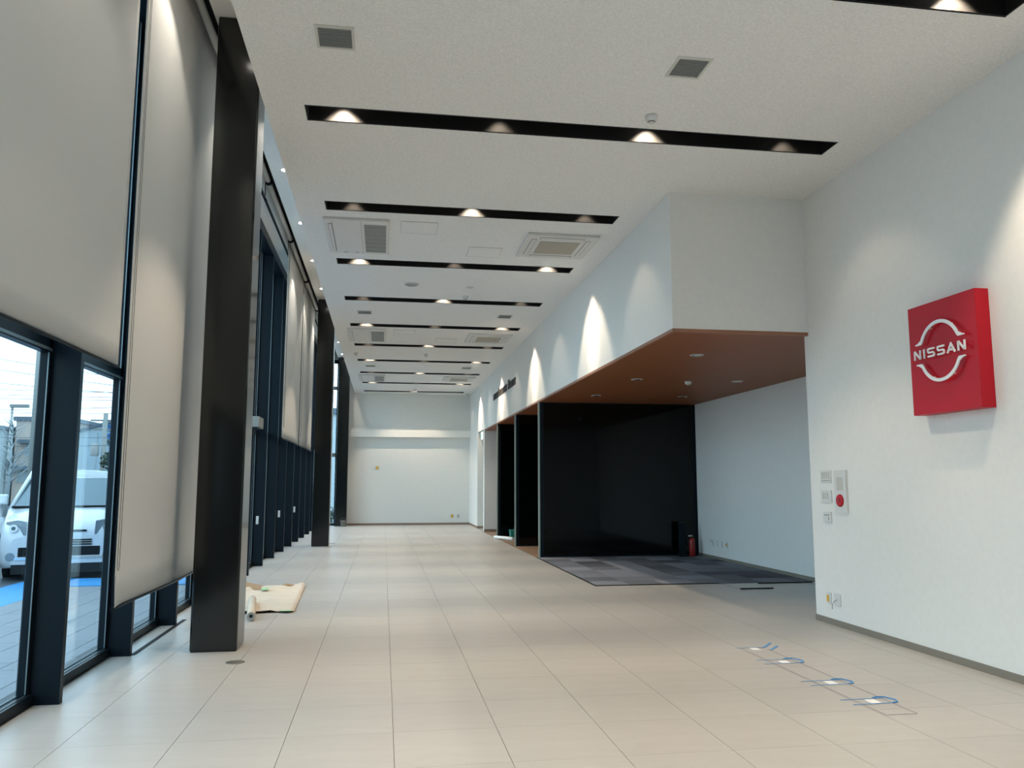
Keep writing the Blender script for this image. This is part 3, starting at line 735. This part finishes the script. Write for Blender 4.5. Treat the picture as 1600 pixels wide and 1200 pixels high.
# sockets on the alcove wall
for i, (y, lab) in enumerate(((14.95, 'leftmost small socket plate low on the alcove wall with a loose cable end'), (14.75, 'second small socket plate low on the alcove wall'), (14.52, 'third small socket plate low on the alcove wall'), (14.30, 'rightmost socket plate on the alcove wall with a yellow tag'))):
    t = thing('wall_socket', lab, 'socket', (XA, y, 0.30), group='small sockets low on the alcove wall')
    MB().box(-0.010, -0.0005, -0.035, 0.035, -0.06, 0.06).ob('plate', 'white', t, bevel=0.002)
    MB().box(-0.014, -0.009, -0.012, 0.012, -0.03, 0.03).ob('insert', 'offwhite', t)
    if i == 3: MB().box(-0.018, -0.013, -0.01, 0.05, -0.02, 0.03).ob('yellow_tag', 'yellow', t)
    if i == 0: MB().tube([(-0.012, 0.01, 0.01), (-0.03, 0.05, 0.04), (-0.03, 0.10, 0.045)], 0.004, 6).ob('loose_cable', 'grey', t)
for (x, z, lab, yel) in ((-0.25, 1.97, 'small plate with yellow tag at mid height on the end wall', 1), (2.37, 0.30, 'yellow tagged socket low on the end wall', 1), (2.61, 0.30, 'plain white socket low on the end wall near the right corner', 0)):
    t = thing('wall_socket', lab, 'socket', (x, YE, z))
    MB().box(-0.06, 0.06, -0.012, -0.0005, -0.065, 0.065).ob('plate', 'white', t, bevel=0.002)
    if yel: MB().box(-0.01, 0.07, -0.018, -0.0125, -0.05, 0.05).ob('yellow_tag', 'yellow', t)
    else: MB().box(-0.02, 0.02, -0.016, -0.012, -0.03, 0.03).ob('insert', 'greyslat', t)

# ------------------------------------------------------------------ things on the floor
def disc(x, y, lab, r=0.075):
    t = thing('floor_outlet', lab, 'floor outlet', (x, y, 0), group='round metal outlets set in the floor')
    MB().lathe((0, 0, 0), [(r, 0.0), (r, 0.002), (r - 0.004, 0.003)], n=32).ob('rim', 'steel', t)
    MB().lathe((0, 0, 0), [(r - 0.008, 0.003), (r - 0.01, 0.0045)], n=32).ob('lid', 'steel', t)
disc(-1.145, 6.98, 'round metal floor outlet just in front of the nearest column')
disc(-1.18, 20.15, 'round metal floor outlet just beyond the middle column')
disc(-1.21, 18.98, 'round metal floor outlet at the near foot of the middle column')

# kraft paper sheet
kp = thing('paper_sheet', 'beige kraft paper sheet spread on the floor beyond the nearest column', 'paper', (0, 0, 0.001))
xs = [(-1.78, 11.40), (-1.55, 11.30), (-1.40, 11.42), (-1.22, 11.66), (-1.06, 11.80), (-0.96, 9.52), (-1.18, 9.50), (-1.38, 9.53), (-1.80, 9.60)]
b = MB(); nx, ny = 16, 26
for i in range(nx + 1):
    for j in range(ny + 1):
        fx, fy = i / nx, j / ny
        yb_ = 9.50 + 0.02 * math.sin(fx * 9); yt = 11.34 + 0.45 * fx - 0.05 * math.sin(fx * 12)
        x = -1.98 + fx * (0.93 + 0.10 * (1 - fy)); y = yb_ + (yt - yb_) * fy
        z = 0.004 + 0.012 * abs(math.sin(fx * 5 + fy * 3)) + (0.05 * max(0, fy - 0.93) / 0.07 * (0.3 + 0.7 * abs(math.sin(fx * 7 + .5)))) + (0.02 * max(0, 0.04 - fy) / 0.04 if fx < 0.8 else 0)
        b.v.append((x, y, z))
for i in range(nx):
    for j in range(ny):
        b.smooth.add(len(b.f)); b.f.append((i * (ny + 1) + j, (i + 1) * (ny + 1) + j, (i + 1) * (ny + 1) + j + 1, i * (ny + 1) + j + 1))
o = b.ob('sheet', 'kraft', kp); sm = o.modifiers.new('thickness', 'SOLIDIFY'); sm.thickness = 0.0015
b = MB()
for i in range(11):
    for j in range(5):
        fx, a = i / 10, j / 4
        h = 0.10 * (1 - abs(fx * 2 - 1) ** 3) * (0.75 + .25 * math.sin(fx * 6))
        b.v.append((-1.98 + 0.42 * fx, 11.36 + 0.30 * a + .05 * fx, 0.02 + h * math.sin(a * 2.2)))
for i in range(10):
    for j in range(4):
        b.smooth.add(len(b.f)); b.f.append((i * 5 + j, (i + 1) * 5 + j, (i + 1) * 5 + j + 1, i * 5 + j + 1))
o = b.ob('curled_edge', 'kraftdark', kp); o.modifiers.new('thickness', 'SOLIDIFY').thickness = 0.002
b = MB()
for i in range(9):
    for j in range(4):
        fx, a = i / 8, j / 3
        b.v.append((-1.34 + 0.28 * fx, 11.58 + 0.22 * fx + 0.10 * a, 0.03 + 0.035 * math.sin(a * 2.4) * (0.6 + .4 * math.sin(fx * 8))))
for i in range(8):
    for j in range(3): b.smooth.add(len(b.f)); b.f.append((i * 4 + j, (i + 1) * 4 + j, (i + 1) * 4 + j + 1, i * 4 + j + 1))
o = b.ob('curled_edge', 'kraftdark', kp); o.modifiers.new('thickness', 'SOLIDIFY').thickness = 0.002
MB().box(-1.56, -1.47, 11.22, 11.42, 0.045, 0.048).ob('green_tape', 'greentape', kp)
MB().box(-1.10, -0.98, 9.46, 9.54, 0.024, 0.026).ob('green_tape', 'greentape', kp)
rl = thing('paper_roll', 'roll of kraft paper on its side next to the spread sheet by the column', 'paper roll', (-1.43, 9.66, 0.055))
ro = MB()
for (r0, r1, nm, m_, y0_, y1_) in ((0.044, 0.020, 'roll', 'kraft', -0.70, 0.60),):
    ro.lathe((0, 0, 0), [(r1, y0_ + 0.03), (r1, y0_), (r0 - .003, y0_), (r0, y0_ + .004), (r0, y1_)], 'y', 28)
ro.ob('roll', 'kraft', rl)
MB().lathe((0, 0, 0), [(0.039, -0.7015), (0.041, -0.7005)], 'y', 28).ob('roll_end', 'greyslat', rl)
MB().lathe((0, 0, 0), [(0.018, -0.703), (0.019, -0.7014)], 'y', 20).ob('core_hole', 'black', rl)
rl.rotation_euler = (0, 0, 0.14)

# bucket by the far column
bk = thing('metal_bucket', 'small silver bucket on the floor beside the far column', 'bucket', (-1.30, 28.02, 0))
MB().lathe((0, 0, 0), [(0.075, 0.0), (0.08, 0.004), (0.10, 0.19), (0.108, 0.195), (0.106, 0.20), (0.096, 0.198), (0.076, 0.012)], n=24).ob('body', 'steel', bk)
MB().tube([(0.10 * math.cos(a), 0.0, 0.19 + 0.09 * math.sin(a)) for a in [math.pi * q / 10 for q in range(11)]], 0.004, 6).ob('handle', 'steel', bk)

# clutter between the partitions
pr = thing('plastic_roll', 'white rolled plastic sheet lying at the foot of the second partition', 'roll', (3.06, 20.75, 0.045), rz=0.35)
MB().tube([(0, -0.5, 0), (0.02, 0.0, 0.005), (0, 0.5, 0)], [0.045, 0.042, 0.038], 14).ob('roll', 'paperwhite', pr)
tb = thing('tool_box', 'teal plastic box on the wood floor between the black partitions', 'box', (3.40, 20.95, 0.0))
MB().box(-0.15, 0.15, -0.12, 0.12, 0, 0.19).ob('body', 'teal', tb, bevel=0.01)
MB().box(-0.16, 0.16, -0.13, 0.13, 0.19, 0.24).ob('lid', 'teal', tb, bevel=0.01)
MB().tube([(-0.07, 0, 0.24), (-0.06, 0, 0.28), (0.06, 0, 0.28), (0.07, 0, 0.24)], 0.008, 8).ob('handle', 'black', tb)
tb2 = thing('carton', 'pale carton beside the teal box between the black partitions', 'carton', (3.78, 21.0, 0.0))
MB().box(-0.18, 0.18, -0.12, 0.12, 0, 0.16).ob('body', 'black', tb2); MB().box(-0.185, 0.185, -0.125, 0.125, 0.16, 0.24).ob('lid', 'offwhite', tb2)

# marks taped out on the floor
mk = thing('floor_marking', 'thin pencilled rectangle on the floor tiles below the red sign', 'marking', (0, 0, 0))
def strip(b, p, q, w_, z=0.001, h=0.001):
    p, q = Vector((*p, 0)), Vector((*q, 0)); d = (q - p).normalized(); nr = Vector((-d.y, d.x, 0)) * w_ / 2
    k = len(b.v)
    for zz in (z, z + h):
        b.v += [tuple(v + Vector((0, 0, zz))) for v in (p - nr, q - nr, q + nr, p + nr)]
    b.f += [tuple(k + i for i in f) for f in ((3, 2, 1, 0), (4, 5, 6, 7), (0, 1, 5, 4), (1, 2, 6, 5), (2, 3, 7, 6), (3, 0, 4, 7))]
for p, q in (((3.10, 6.86), (3.10, 4.80)), ((3.31, 6.80), (3.31, 4.80)), ((3.10, 4.80), (3.31, 4.80)), ((3.08, 6.87), (3.31, 6.86))):
    b = MB(); strip(b, p, q, 0.006); b.ob('pencil_line', 'pen', mk)
where = ['farthest', 'second farthest', 'second nearest', 'nearest']
for i, (yc, y_hi, y_lo) in enumerate(((6.825, 6.88, 6.77), (6.30, 6.39, 6.25), (5.615, 5.675, 5.555), (5.105, 5.165, 5.045))):
    c = MB().box(-0.036, 0.036, -0.046, 0.046, 0.001, 0.0022).ob('paper_tag', 'paperwhite', None, (3.205, yc, 0))
    tag(c, f'white paper tag between blue tapes on the floor, {where[i]} of the four', 'tag', 'white tags on the floor marking')
    t = thing('blue_tape', f'blue masking tape around the {where[i]} white tag on the floor', 'tape', (0, 0, 0), group='blue tapes on the floor marking')
    if i == 0:
        b = MB(); strip(b, (3.06, 6.88), (3.31, 6.87), 0.010, 0.0022); b.ob('thin_strip', 'blue', t)
        b = MB(); strip(b, (3.30, 6.86), (3.46, 7.05), 0.022, 0.0022); b.ob('loose_end', 'blue', t)
        b = MB(); strip(b, (3.32, 6.76), (3.46, 6.92), 0.022, 0.0022); b.ob('loose_end', 'blue', t)
    else:
        x1_ = 3.31 if i > 0 else 3.2
        b = MB(); strip(b, (3.01, y_hi), (x1_, y_hi + 0.005), 0.009, 0.0022); b.ob('upper_strip', 'blue', t)
        b = MB(); strip(b, (3.00 + .01 * i, y_lo), (x1_, y_lo + 0.005), 0.009, 0.0022); b.ob('lower_strip', 'blue', t)
        b = MB()   # tape loop standing up slightly
        pts = [(3.25, y_hi + 0.01), (3.29, y_hi + 0.03), (3.34, y_hi + 0.02), (3.37, (y_hi + y_lo) / 2), (3.35, y_lo + 0.01), (3.31, y_lo)]
        for p, q in zip(pts, pts[1:]): strip(b, p, q, 0.008, 0.002, 0.006)
        b.ob('loop', 'blue', t)

# ------------------------------------------------------------------ outside ground
GZ = -0.03
gd = MB().box(-90, -2.36, -30, 140, -0.5, GZ - 0.02).ob('ground', 'asphalt'); gd['kind'] = 'structure'; gd['label'] = 'dark wet asphalt outside the windows'
MB().box(-2.36, 20, YE + .2, 140, -0.5, GZ - 0.02).ob('ground_strip', 'asphalt', gd)
pv = MB().box(-4.38, -2.36, -8, 12.68, GZ - 0.04, GZ - 0.012).ob('pavement', 'grout'); pv['kind'] = 'structure'; pv['label'] = 'grey paved apron outside the windows'
for i in range(7):
    for j in range(15):
        ya = 4.4 + j * 0.6 + (0.3 if i % 2 else 0); xa = -4.46 + i * 0.3
        if ya + 0.6 > 12.7: continue
        piece('paving_stone', 0.294, 0.594, 0.02, 'paver', pv, (xa + 0.15, ya + 0.3, GZ))
pf = MB()
for i in range(7):
    for j in range(14): pf.box(-4.46 + i * .3 + .003, -4.46 + i * .3 + .297, -4.5 + j * .6 + .003 + (.3 if i % 2 else 0), -4.5 + j * .6 + .597 + (.3 if i % 2 else 0), GZ - .02, GZ)
    for j in range(27): pf.box(-4.46 + i * .3 + .003, -4.46 + i * .3 + .297, 13.7 + j * .6 + .003, 13.7 + j * .6 + .597, GZ - .02, GZ) if i > 1 else None
pfo = pf.ob('paving_stone', 'paver', pv); pfo['kind'] = 'stuff'
bp = MB().box(-5.28, -4.46, -6, 13.66, GZ - 0.03, GZ + 0.001).box(-4.46, -2.4, 12.70, 13.66, GZ - 0.03, GZ + 0.001).ob('painted_strip', 'bluepave'); bp['kind'] = 'structure'; bp['label'] = 'bright blue painted band on the ground outside'

# ------------------------------------------------------------------ cars
def loft(sections, m, name, parent, close_ends=True):
    b = MB(); n = len(sections[0])
    for s_ in sections: b.v += s_
    for a in range(len(sections) - 1):
        for k in range(n - 1):
            b.smooth.add(len(b.f)); b.f.append((a * n + k, a * n + k + 1, (a + 1) * n + k + 1, (a + 1) * n + k))
        b.f.append((a * n + n - 1, a * n, (a + 1) * n, (a + 1) * n + n - 1))
    b.f.append(tuple(range(n))[::-1]); b.f.append(tuple((len(sections) - 1) * n + k for k in range(n)))
    return b.ob(name, m, parent)
def sect(x, zb, zt, w0, w1, crown=0.03):
    """closed ring of a body section at x: bottom half width w0 (at mid), top half width w1"""
    zm = zb + (zt - zb) * 0.45
    pts = [(-w0 + 0.06, zb), (-w0, zb + 0.10), (-w0 - 0.0, zm), (-(w0 * .6 + w1 * .4), zt - 0.10), (-w1, zt - 0.03), (-w1 * .6, zt + crown * .6), (0, zt + crown)]
    full = pts + [(-y, z) for y, z in pts[::-1][1:]]
    return [(x, y, z) for y, z in full]
def car(lab, loc, rz, L=4.7, hood=0.98, roof=1.80, cowl=-0.85, wtop=-1.75, plate='5'):
    """nose at x=0, tail at x=-L; nose points to +x"""
    t = thing('car', lab, 'car', loc, rz)
    W = 0.85
    sec = [sect(0.0, 0.24, 0.66, W - 0.16, W - 0.22), sect(-0.04, 0.20, 0.80, W - 0.07, W - 0.14), sect(-0.16, 0.18, hood - 0.10, W - 0.01, W - 0.09),
           sect(-0.4, 0.18, hood - 0.02, W, W - 0.05), sect(cowl, 0.18, hood + 0.12, W, W - 0.02), sect(-1.3, 0.18, hood + 0.14, W, W - 0.01),
           sect(-L + 0.4, 0.18, hood + 0.14, W, W - 0.01), sect(-L + 0.05, 0.22, hood + 0.05, W - 0.03, W - 0.04), sect(-L, 0.3, hood - 0.1, W - 0.08, W - 0.08)]
    body = loft(sec, 'carwhite', 'body', t)
    zb = hood + 0.14
    def g(x, w_, z): return (x, w_, z)
    # roof and pillars
    rt = [[(wtop, -0.62, roof - 0.04), (wtop, -0.3, roof), (wtop, 0, roof + 0.015), (wtop, 0.3, roof), (wtop, 0.62, roof - 0.04), (wtop + .06, 0.64, roof - 0.15), (wtop + .06, -0.64, roof - 0.15)],
          [(-L + 0.6, -0.64, roof), (-L + 0.6, -0.3, roof + 0.04), (-L + .6, 0, roof + 0.05), (-L + 0.6, 0.3, roof + 0.04), (-L + 0.6, 0.64, roof), (-L + 0.6, 0.6, roof - 0.06), (-L + 0.6, -0.6, roof - 0.06)]]
    loft(rt, 'carwhite', 'roof', t)
    def quad(nm, m_, ps, th=0.02):
        b = MB(); b.v += ps; b.f.append((0, 1, 2, 3)); o = b.ob(nm, m_, t); o.modifiers.new('thickness', 'SOLIDIFY').thickness = th; return o
    ws = MB(); nn = 8
    for i in range(nn + 1):
        s_ = -1 + 2 * i / nn
        ws.v.append((cowl + 0.10 * (1 - s_ * s_), s_ * 0.78, hood + 0.11)); ws.v.append((wtop + 0.08 + 0.05 * (1 - s_ * s_), s_ * 0.63, roof - 0.13))
    for i in range(nn): ws.smooth.add(len(ws.f)); ws.f.append((2 * i, 2 * i + 2, 2 * i + 3, 2 * i + 1))
    ws.ob('windshield', 'carglass', t)
    for s_ in (-1, 1):
        quad('side_window', 'carglass', [(cowl - 0.15, s_ * 0.80, zb), (-L + 0.5, s_ * 0.80, zb), (-L + 0.75, s_ * 0.66, roof - 0.05), (wtop, s_ * 0.64, roof - 0.05)])
        MB().tube([(cowl - 0.02, s_ * 0.80, zb - 0.03), (wtop, s_ * 0.63, roof - 0.03), (-L + 0.7, s_ * 0.65, roof - 0.01)], 0.035, 8).ob('pillar', 'carwhite', t)
        for px_ in (wtop - 0.75, wtop - 1.75):
            MB().tube([(px_, s_ * 0.815, zb - 0.02), (px_, s_ * 0.66, roof - 0.03)], 0.03, 6).ob('pillar', 'carwhite', t)
        # headlamp: faceted lens with a round reflector
        hl = MB().prism([(-0.15, -0.11), (0.12, -0.10), (0.14, 0.09), (-0.02, 0.12), (-0.14, 0.10)], lambda u_, v_, d: (d - 0.16 * max(0, (u_ + .13) / .26), s_ * (0.62 + u_), 0.79 + v_), -0.20, 0.012).ob('headlight', 'headlamp', t)
        MB().lathe((-0.035, s_ * 0.64, 0.79), [(0.06, 0.0), (0.06, 0.03)], 'x', 18).ob('reflector', 'chrome', hl)
        MB().lathe((-0.003, s_ * 0.64, 0.79), [(0.03, 0.0), (0.028, 0.01)], 'x', 16).ob('bulb_lens', 'carglass', hl)
        MB().lathe((-0.03, s_ * 0.66, 0.36), [(0.065, 0.0), (0.065, 0.035)], 'x', 18).ob('fog_light', 'headlamp', t)
        m_ = MB().box(cowl - 0.05 - 0.09, cowl - 0.05 + 0.06, min(s_ * 0.86, s_ * 1.05), max(s_ * 0.86, s_ * 1.05), hood + 0.16, hood + 0.32).ob('side_mirror', 'carwhite', t, bevel=0.03)
        for xw in (-0.85, -L + 0.85):
            wh = MB().lathe((xw, s_ * (W - 0.18), 0.315), [(0.20, -0.09), (0.30, -0.10), (0.315, -0.07), (0.315, 0.07), (0.30, 0.10), (0.20, 0.09)], 'y', 28).ob('wheel', 'rubber', t)
            MB().lathe((xw, s_ * (W - 0.18) + s_ * 0.092, 0.315), [(0.20, -0.008), (0.19, 0.008), (0.04, 0.014)] if s_ > 0 else [(0.04, -0.014), (0.19, -0.008), (0.20, 0.008)], 'y', 20).ob('hub', 'chrome', wh)
            MB().lathe((xw, s_ * (W - 0.05), 0.33), [(0.36, -0.03), (0.36, 0.052)], 'y', 28).ob('wheel_arch', 'black', t)
    MB().tube([(cowl + 0.04 + 0.10 * (1 - q * q), q * 0.78, hood + 0.115) for q in [-1 + i / 6 for i in range(13)]], 0.022, 6).ob('cowl_strip', 'black', t)
    for i, z in enumerate((0.60, 0.565, 0.53)):
        MB().box(-0.02, 0.016, -0.44, 0.44, z - 0.011, z + 0.011).ob('grille_bar', 'black', t)
    MB().box(-0.10, 0.004, -0.36, 0.36, 0.725, 0.755).ob('hood_gap', 'black', t)
    MB().box(-0.02, 0.010, -0.56, 0.56, 0.36, 0.50).ob('lower_grille', 'black', t)
    MB().box(-0.02, 0.02, -0.60, 0.60, 0.315, 0.345).ob('bumper_trim', 'chrome', t)
    MB().box(-0.10, 0.0, -0.64, 0.64, 0.10, 0.245).ob('chin', 'rubber', t)
    pl = MB().box(0.011, 0.022, -0.165, 0.165, 0.36, 0.525).ob('number_plate', 'paperwhite', t)
    me = char_mesh(plate, 0.13); me.materials.clear(); me.materials.append(M['darkink'])
    for v in me.vertices:
        a_, b_, c_ = v.co; v.co = (0.022 + c_ * 0.1 + .001, 0.06 + a_, 0.385 + b_)
    link('plate_digit', me, pl)
    return t
car('white minivan parked facing the windows, with grille bars and number plate', (-4.95, 13.75, GZ - 0.02), -math.radians(75), roof=1.70)
car('white car at the left edge of the photo parked beside the minivan', (-6.80, 12.1, GZ - 0.02), -math.radians(78.5), L=4.2, hood=0.76, roof=1.30, cowl=-1.0, wtop=-1.8, plate='2')

# ------------------------------------------------------------------ street beyond
def house(lab, x0, x1, y0, y1, h, m, wins, roof='flat', wm='housewin'):
    t = thing('building', lab, 'building', (x0, y0, 0), group=None)
    W, D = x1 - x0, y1 - y0
    MB().box(0, W, 0, D, GZ, h).ob('wall', m, t)
    if roof == 'flat': MB().box(-0.15, W + .15, -0.15, D + .1, h, h + 0.28).ob('cornice', 'roofdark', t)
    else: MB().prism([(-0.2, h), (W + .2, h + roof * 0.15), (W + .2, h + roof * 0.15 + .12), (W * .55, h + roof), (-0.2, h + 0.12)], lambda u_, v_, d: (u_, d, v_), -0.2, D).ob('gable_roof', m, t)
    for (a, b_, c, d, awn) in wins:
        f = MB().box(a - .08, b_ + .08, -0.06, 0, c - .08, d + .08).ob('window', 'concrete', t)
        MB().box(a, b_, -0.075, -0.06, c, d).ob('pane', wm, f)
        MB().box((a + b_) / 2 - .03, (a + b_) / 2 + .03, -0.085, -0.06, c, d).ob('window_bar', 'concrete', f)
        if awn: MB().box(a - .4, b_ + .3, -0.6, 0, d + .15, d + .4).ob('awning', 'roofdark', t)
    return t
house('beige two storey house with dark cornice seen through the nearest window', -24.9, -21.5, 60, 68, 5.7, 'houseA', [(0.75, 1.2, 3.3, 4.0, True), (0.35, 1.05, 1.55, 2.2, True), (2.3, 2.8, 3.3, 4.0, True)])
house('pale low house left of the beige house at the photo edge', -31.4, -25.4, 58, 66, 5.0, 'houseC', [(4.4, 5.2, 2.8, 3.6, False), (2.0, 2.8, 2.8, 3.6, False)])
wh_ = thing('building', 'pale blue warehouse with shallow gable and blue sign above the minivan', 'building', (-21.5, 61, 0))
MB().prism([(0, GZ), (7.5, GZ), (7.5, 6.2), (2.6, 5.8), (0, 5.0)], lambda u_, v_, d: (u_ + 0.2, d, v_), 0, 14).ob('wall', 'houseB', wh_)
MB().prism([(0, 5.0), (2.6, 5.8), (7.5, 6.2), (7.5, 6.35), (2.6, 5.97), (-0.1, 5.15)], lambda u_, v_, d: (u_ + 0.2, d, v_), -0.2, 14.1).ob('roof_edge', 'roofdark', wh_)
for i in range(7): MB().box(0.6 + i * 0.9, 0.66 + i * 0.9, -0.05, 0.0, 0, 5.0).ob('cladding_rib', 'houseC', wh_)
# blue street characters on the sign board
bs = MB().box(2.0, 2.08, -0.6, -0.52, 0, 5.8).ob('sign_post', 'concrete', wh_)
def glyph(cx, cz, segs, m_):
    b = MB()
    for (a0, b0, a1, b1) in segs:
        if abs(a1 - a0) > abs(b1 - b0): b.box(cx + min(a0, a1), cx + max(a0, a1), -0.25, -0.05, cz + b0 - .06, cz + b1 + .06)
        else: b.box(cx + min(a0, a1) - .06, cx + max(a0, a1) + .06, -0.25, -0.05, cz + min(b0, b1), cz + max(b0, b1))
    b.ob('sign_character', m_, wh_)
glyph(2.3, 5.3, [(-.2, .16, .2, .16), (0, -.2, 0, .25), (-.2, -.06, .2, -.06)], 'signblue')
glyph(2.3, 4.75, [(-.16, .12, .16, .12), (-.15, -.12, -.15, .12), (.15, -.12, .15, .12), (-.16, -.12, .16, -.12)], 'signblue')
glyph(2.3, 4.3, [(-.14, .1, .14, .1), (0, -.15, 0, .12)], 'roofdark')
eh = thing('building', 'grey far building glimpsed through the narrow end window', 'building', (-6.5, 45, 0))
MB().box(0, 9, 0, 8, GZ, 5.2).ob('wall', 'houseC', eh); MB().box(-.2, 9.2, -.2, 8, 5.2, 5.5).ob('roof', 'roofdark', eh)
def pole(lab, x, y, h, r0, r1, arms=()):
    t = thing('utility_pole', lab, 'pole', (x, y, 0))
    MB().tube([(0, 0, GZ), (0, 0, h)], [r0, r1], 14).ob('shaft', 'greyslat', t)
    for z, l in arms: MB().box(-l, l, -0.05, 0.05, z - 0.05, z + 0.05).ob('cross_arm', 'steel', t)
    return t
pole('thick grey utility pole seen at the right of the first window pane', -13.62, 34.5, 12, 0.16, 0.125, [(7.2, 0.4)])
p2 = pole('slim utility pole with transformer seen above the minivan', -17.9, 56, 5.95, 0.17, 0.14, [(5.5, 0.9), (4.9, 0.7)])
MB().lathe((-0.55, 0, 3.6), [(0.22, -0.4), (0.25, -0.35), (0.25, 0.35), (0.22, 0.4)], n=16).ob('transformer', 'concrete', p2)
sl_ = thing('street_lamp', 'flat headed street lamp above the houses in the first window', 'street lamp', (-20.6, 49, 0))
MB().tube([(0, 0, GZ), (0, 0, 5.7)], [0.09, 0.06], 10).ob('pole', 'concrete', sl_); MB().box(-0.1, 0.85, -0.12, 0.12, 5.65, 5.83).ob('lamp_head', 'grey', sl_)
wires = [(4.9, 5.4), (5.35, 5.0), (6.2, 5.7), (6.5, 5.9), (6.9, 6.2), (4.2, 4.0), (3.6, 3.7)]
for i, (za, zb_) in enumerate(wires):
    p = []
    for q in range(21):
        f_ = q / 20; p.append((-34 + 26 * f_, 42 + 0.7 * i, za + (zb_ - za) * f_ - 1.0 * f_ * (1 - f_) * 1.2))
    tag(MB().tube(p, 0.012, 4).ob('overhead_cable', 'wire'), 'thin dark overhead cable crossing the sky outside the windows', 'cable', 'overhead cables outside')
for i, (za, zb_) in enumerate([(9.0, 6.6), (8.4, 6.3), (7.6, 6.6)]):
    p = [(-24 + 20 * q / 20, 52 + 0.8 * i, za + (zb_ - za) * q / 20 - 0.8 * (q / 20) * (1 - q / 20)) for q in range(21)]
    tag(MB().tube(p, 0.016, 4).ob('overhead_cable', 'wire'), 'thin dark overhead cable crossing the sky outside the windows', 'cable', 'overhead cables outside')
# bare tree and pine
def bare_tree(x, y, h):
    t = thing('bare_tree', 'bare winter tree with thin branches in front of the pale house', 'tree', (x, y, 0))
    MB().tube([(0, 0, GZ), (0.1, 0, h * .45), (0.05, 0, h)], [0.10, 0.07, 0.02], 8).ob('trunk', 'twig', t)
    rnd = random.Random(4); b = MB()
    for i in range(46):
        z = h * (0.3 + 0.65 * rnd.random()); a = rnd.random() * 6.28; l = (h - z) * 0.5 + 0.4
        p = [(0.07, 0, z)]; 
        for q in range(1, 5): p.append((0.07 + math.cos(a) * l * q / 4 + rnd.uniform(-.08, .08), math.sin(a) * l * q / 4, z + l * 0.8 * q / 4 + rnd.uniform(-.06, .06)))
        b.tube(p, [0.03, 0.022, 0.016, 0.011, 0.006], 4)
    o = b.ob('branches', 'twig', t); o['kind'] = 'stuff'
bare_tree(-16.6, 39.5, 4.2)
def leafy(nm, lab, cat, x, y, z, rx, rz, nleaf, m_, seed, stem_h):
    t = thing(nm, lab, cat, (x, y, 0)); rnd = random.Random(seed)
    MB().tube([(0, 0, GZ), (0.02, 0, stem_h)], [0.06, 0.03], 8).ob('stem', 'bark', t)
    b = MB()
    for i in range(nleaf):
        a, c_ = rnd.random() * 6.28, rnd.uniform(-1, 1); r_ = rnd.random() ** .4; s_ = math.sqrt(1 - c_ * c_)
        p = Vector((math.cos(a) * s_ * r_ * rx, math.sin(a) * s_ * r_ * rx, z + c_ * r_ * rz))
        d1_ = Vector((rnd.uniform(-1, 1), rnd.uniform(-1, 1), rnd.uniform(-1, 1))).normalized(); d2_ = d1_.orthogonal().normalized(); l = rx * 0.16
        k = len(b.v); b.v += [tuple(p - d1_ * l), tuple(p + d2_ * l * .4), tuple(p + d1_ * l), tuple(p - d2_ * l * .4)]; b.f.append((k, k + 1, k + 2, k + 3))
    o = b.ob('foliage', m_, t); o['kind'] = 'stuff'
leafy('pine_tree', 'dark pine branches behind the minivan at the right of the second pane', 'tree', -15.2, 50, 2.7, 0.9, 0.7, 500, 'leaf', 3, 2.8)
leafy('shrub', 'dark low shrub outside the narrow end window', 'shrub', -2.05, 30.1, 0.30, 0.40, 0.36, 500, 'leaf', 5, 0.3)
leafy('hedge_bush', 'pale dry bush in front of the warehouse', 'bush', -13.9, 44, 0.7, 1.6, 0.6, 500, 'bark', 9, 0.6)
gs = thing('garden_stone', 'pale rounded stone above the shrub outside the narrow end window', 'stone', (-1.93, 29.6, 0.0))
MB().lathe((0, 0, 0), [(0.10, GZ), (0.09, 0.40), (0.06, 0.50)], n=14).ob('post', 'leaf', gs)
MB().lathe((0, 0, 0), [(0.05, 0.50), (0.11, 0.56), (0.12, 0.62), (0.08, 0.70), (0.02, 0.72)], n=16).ob('cap', 'concrete', gs)
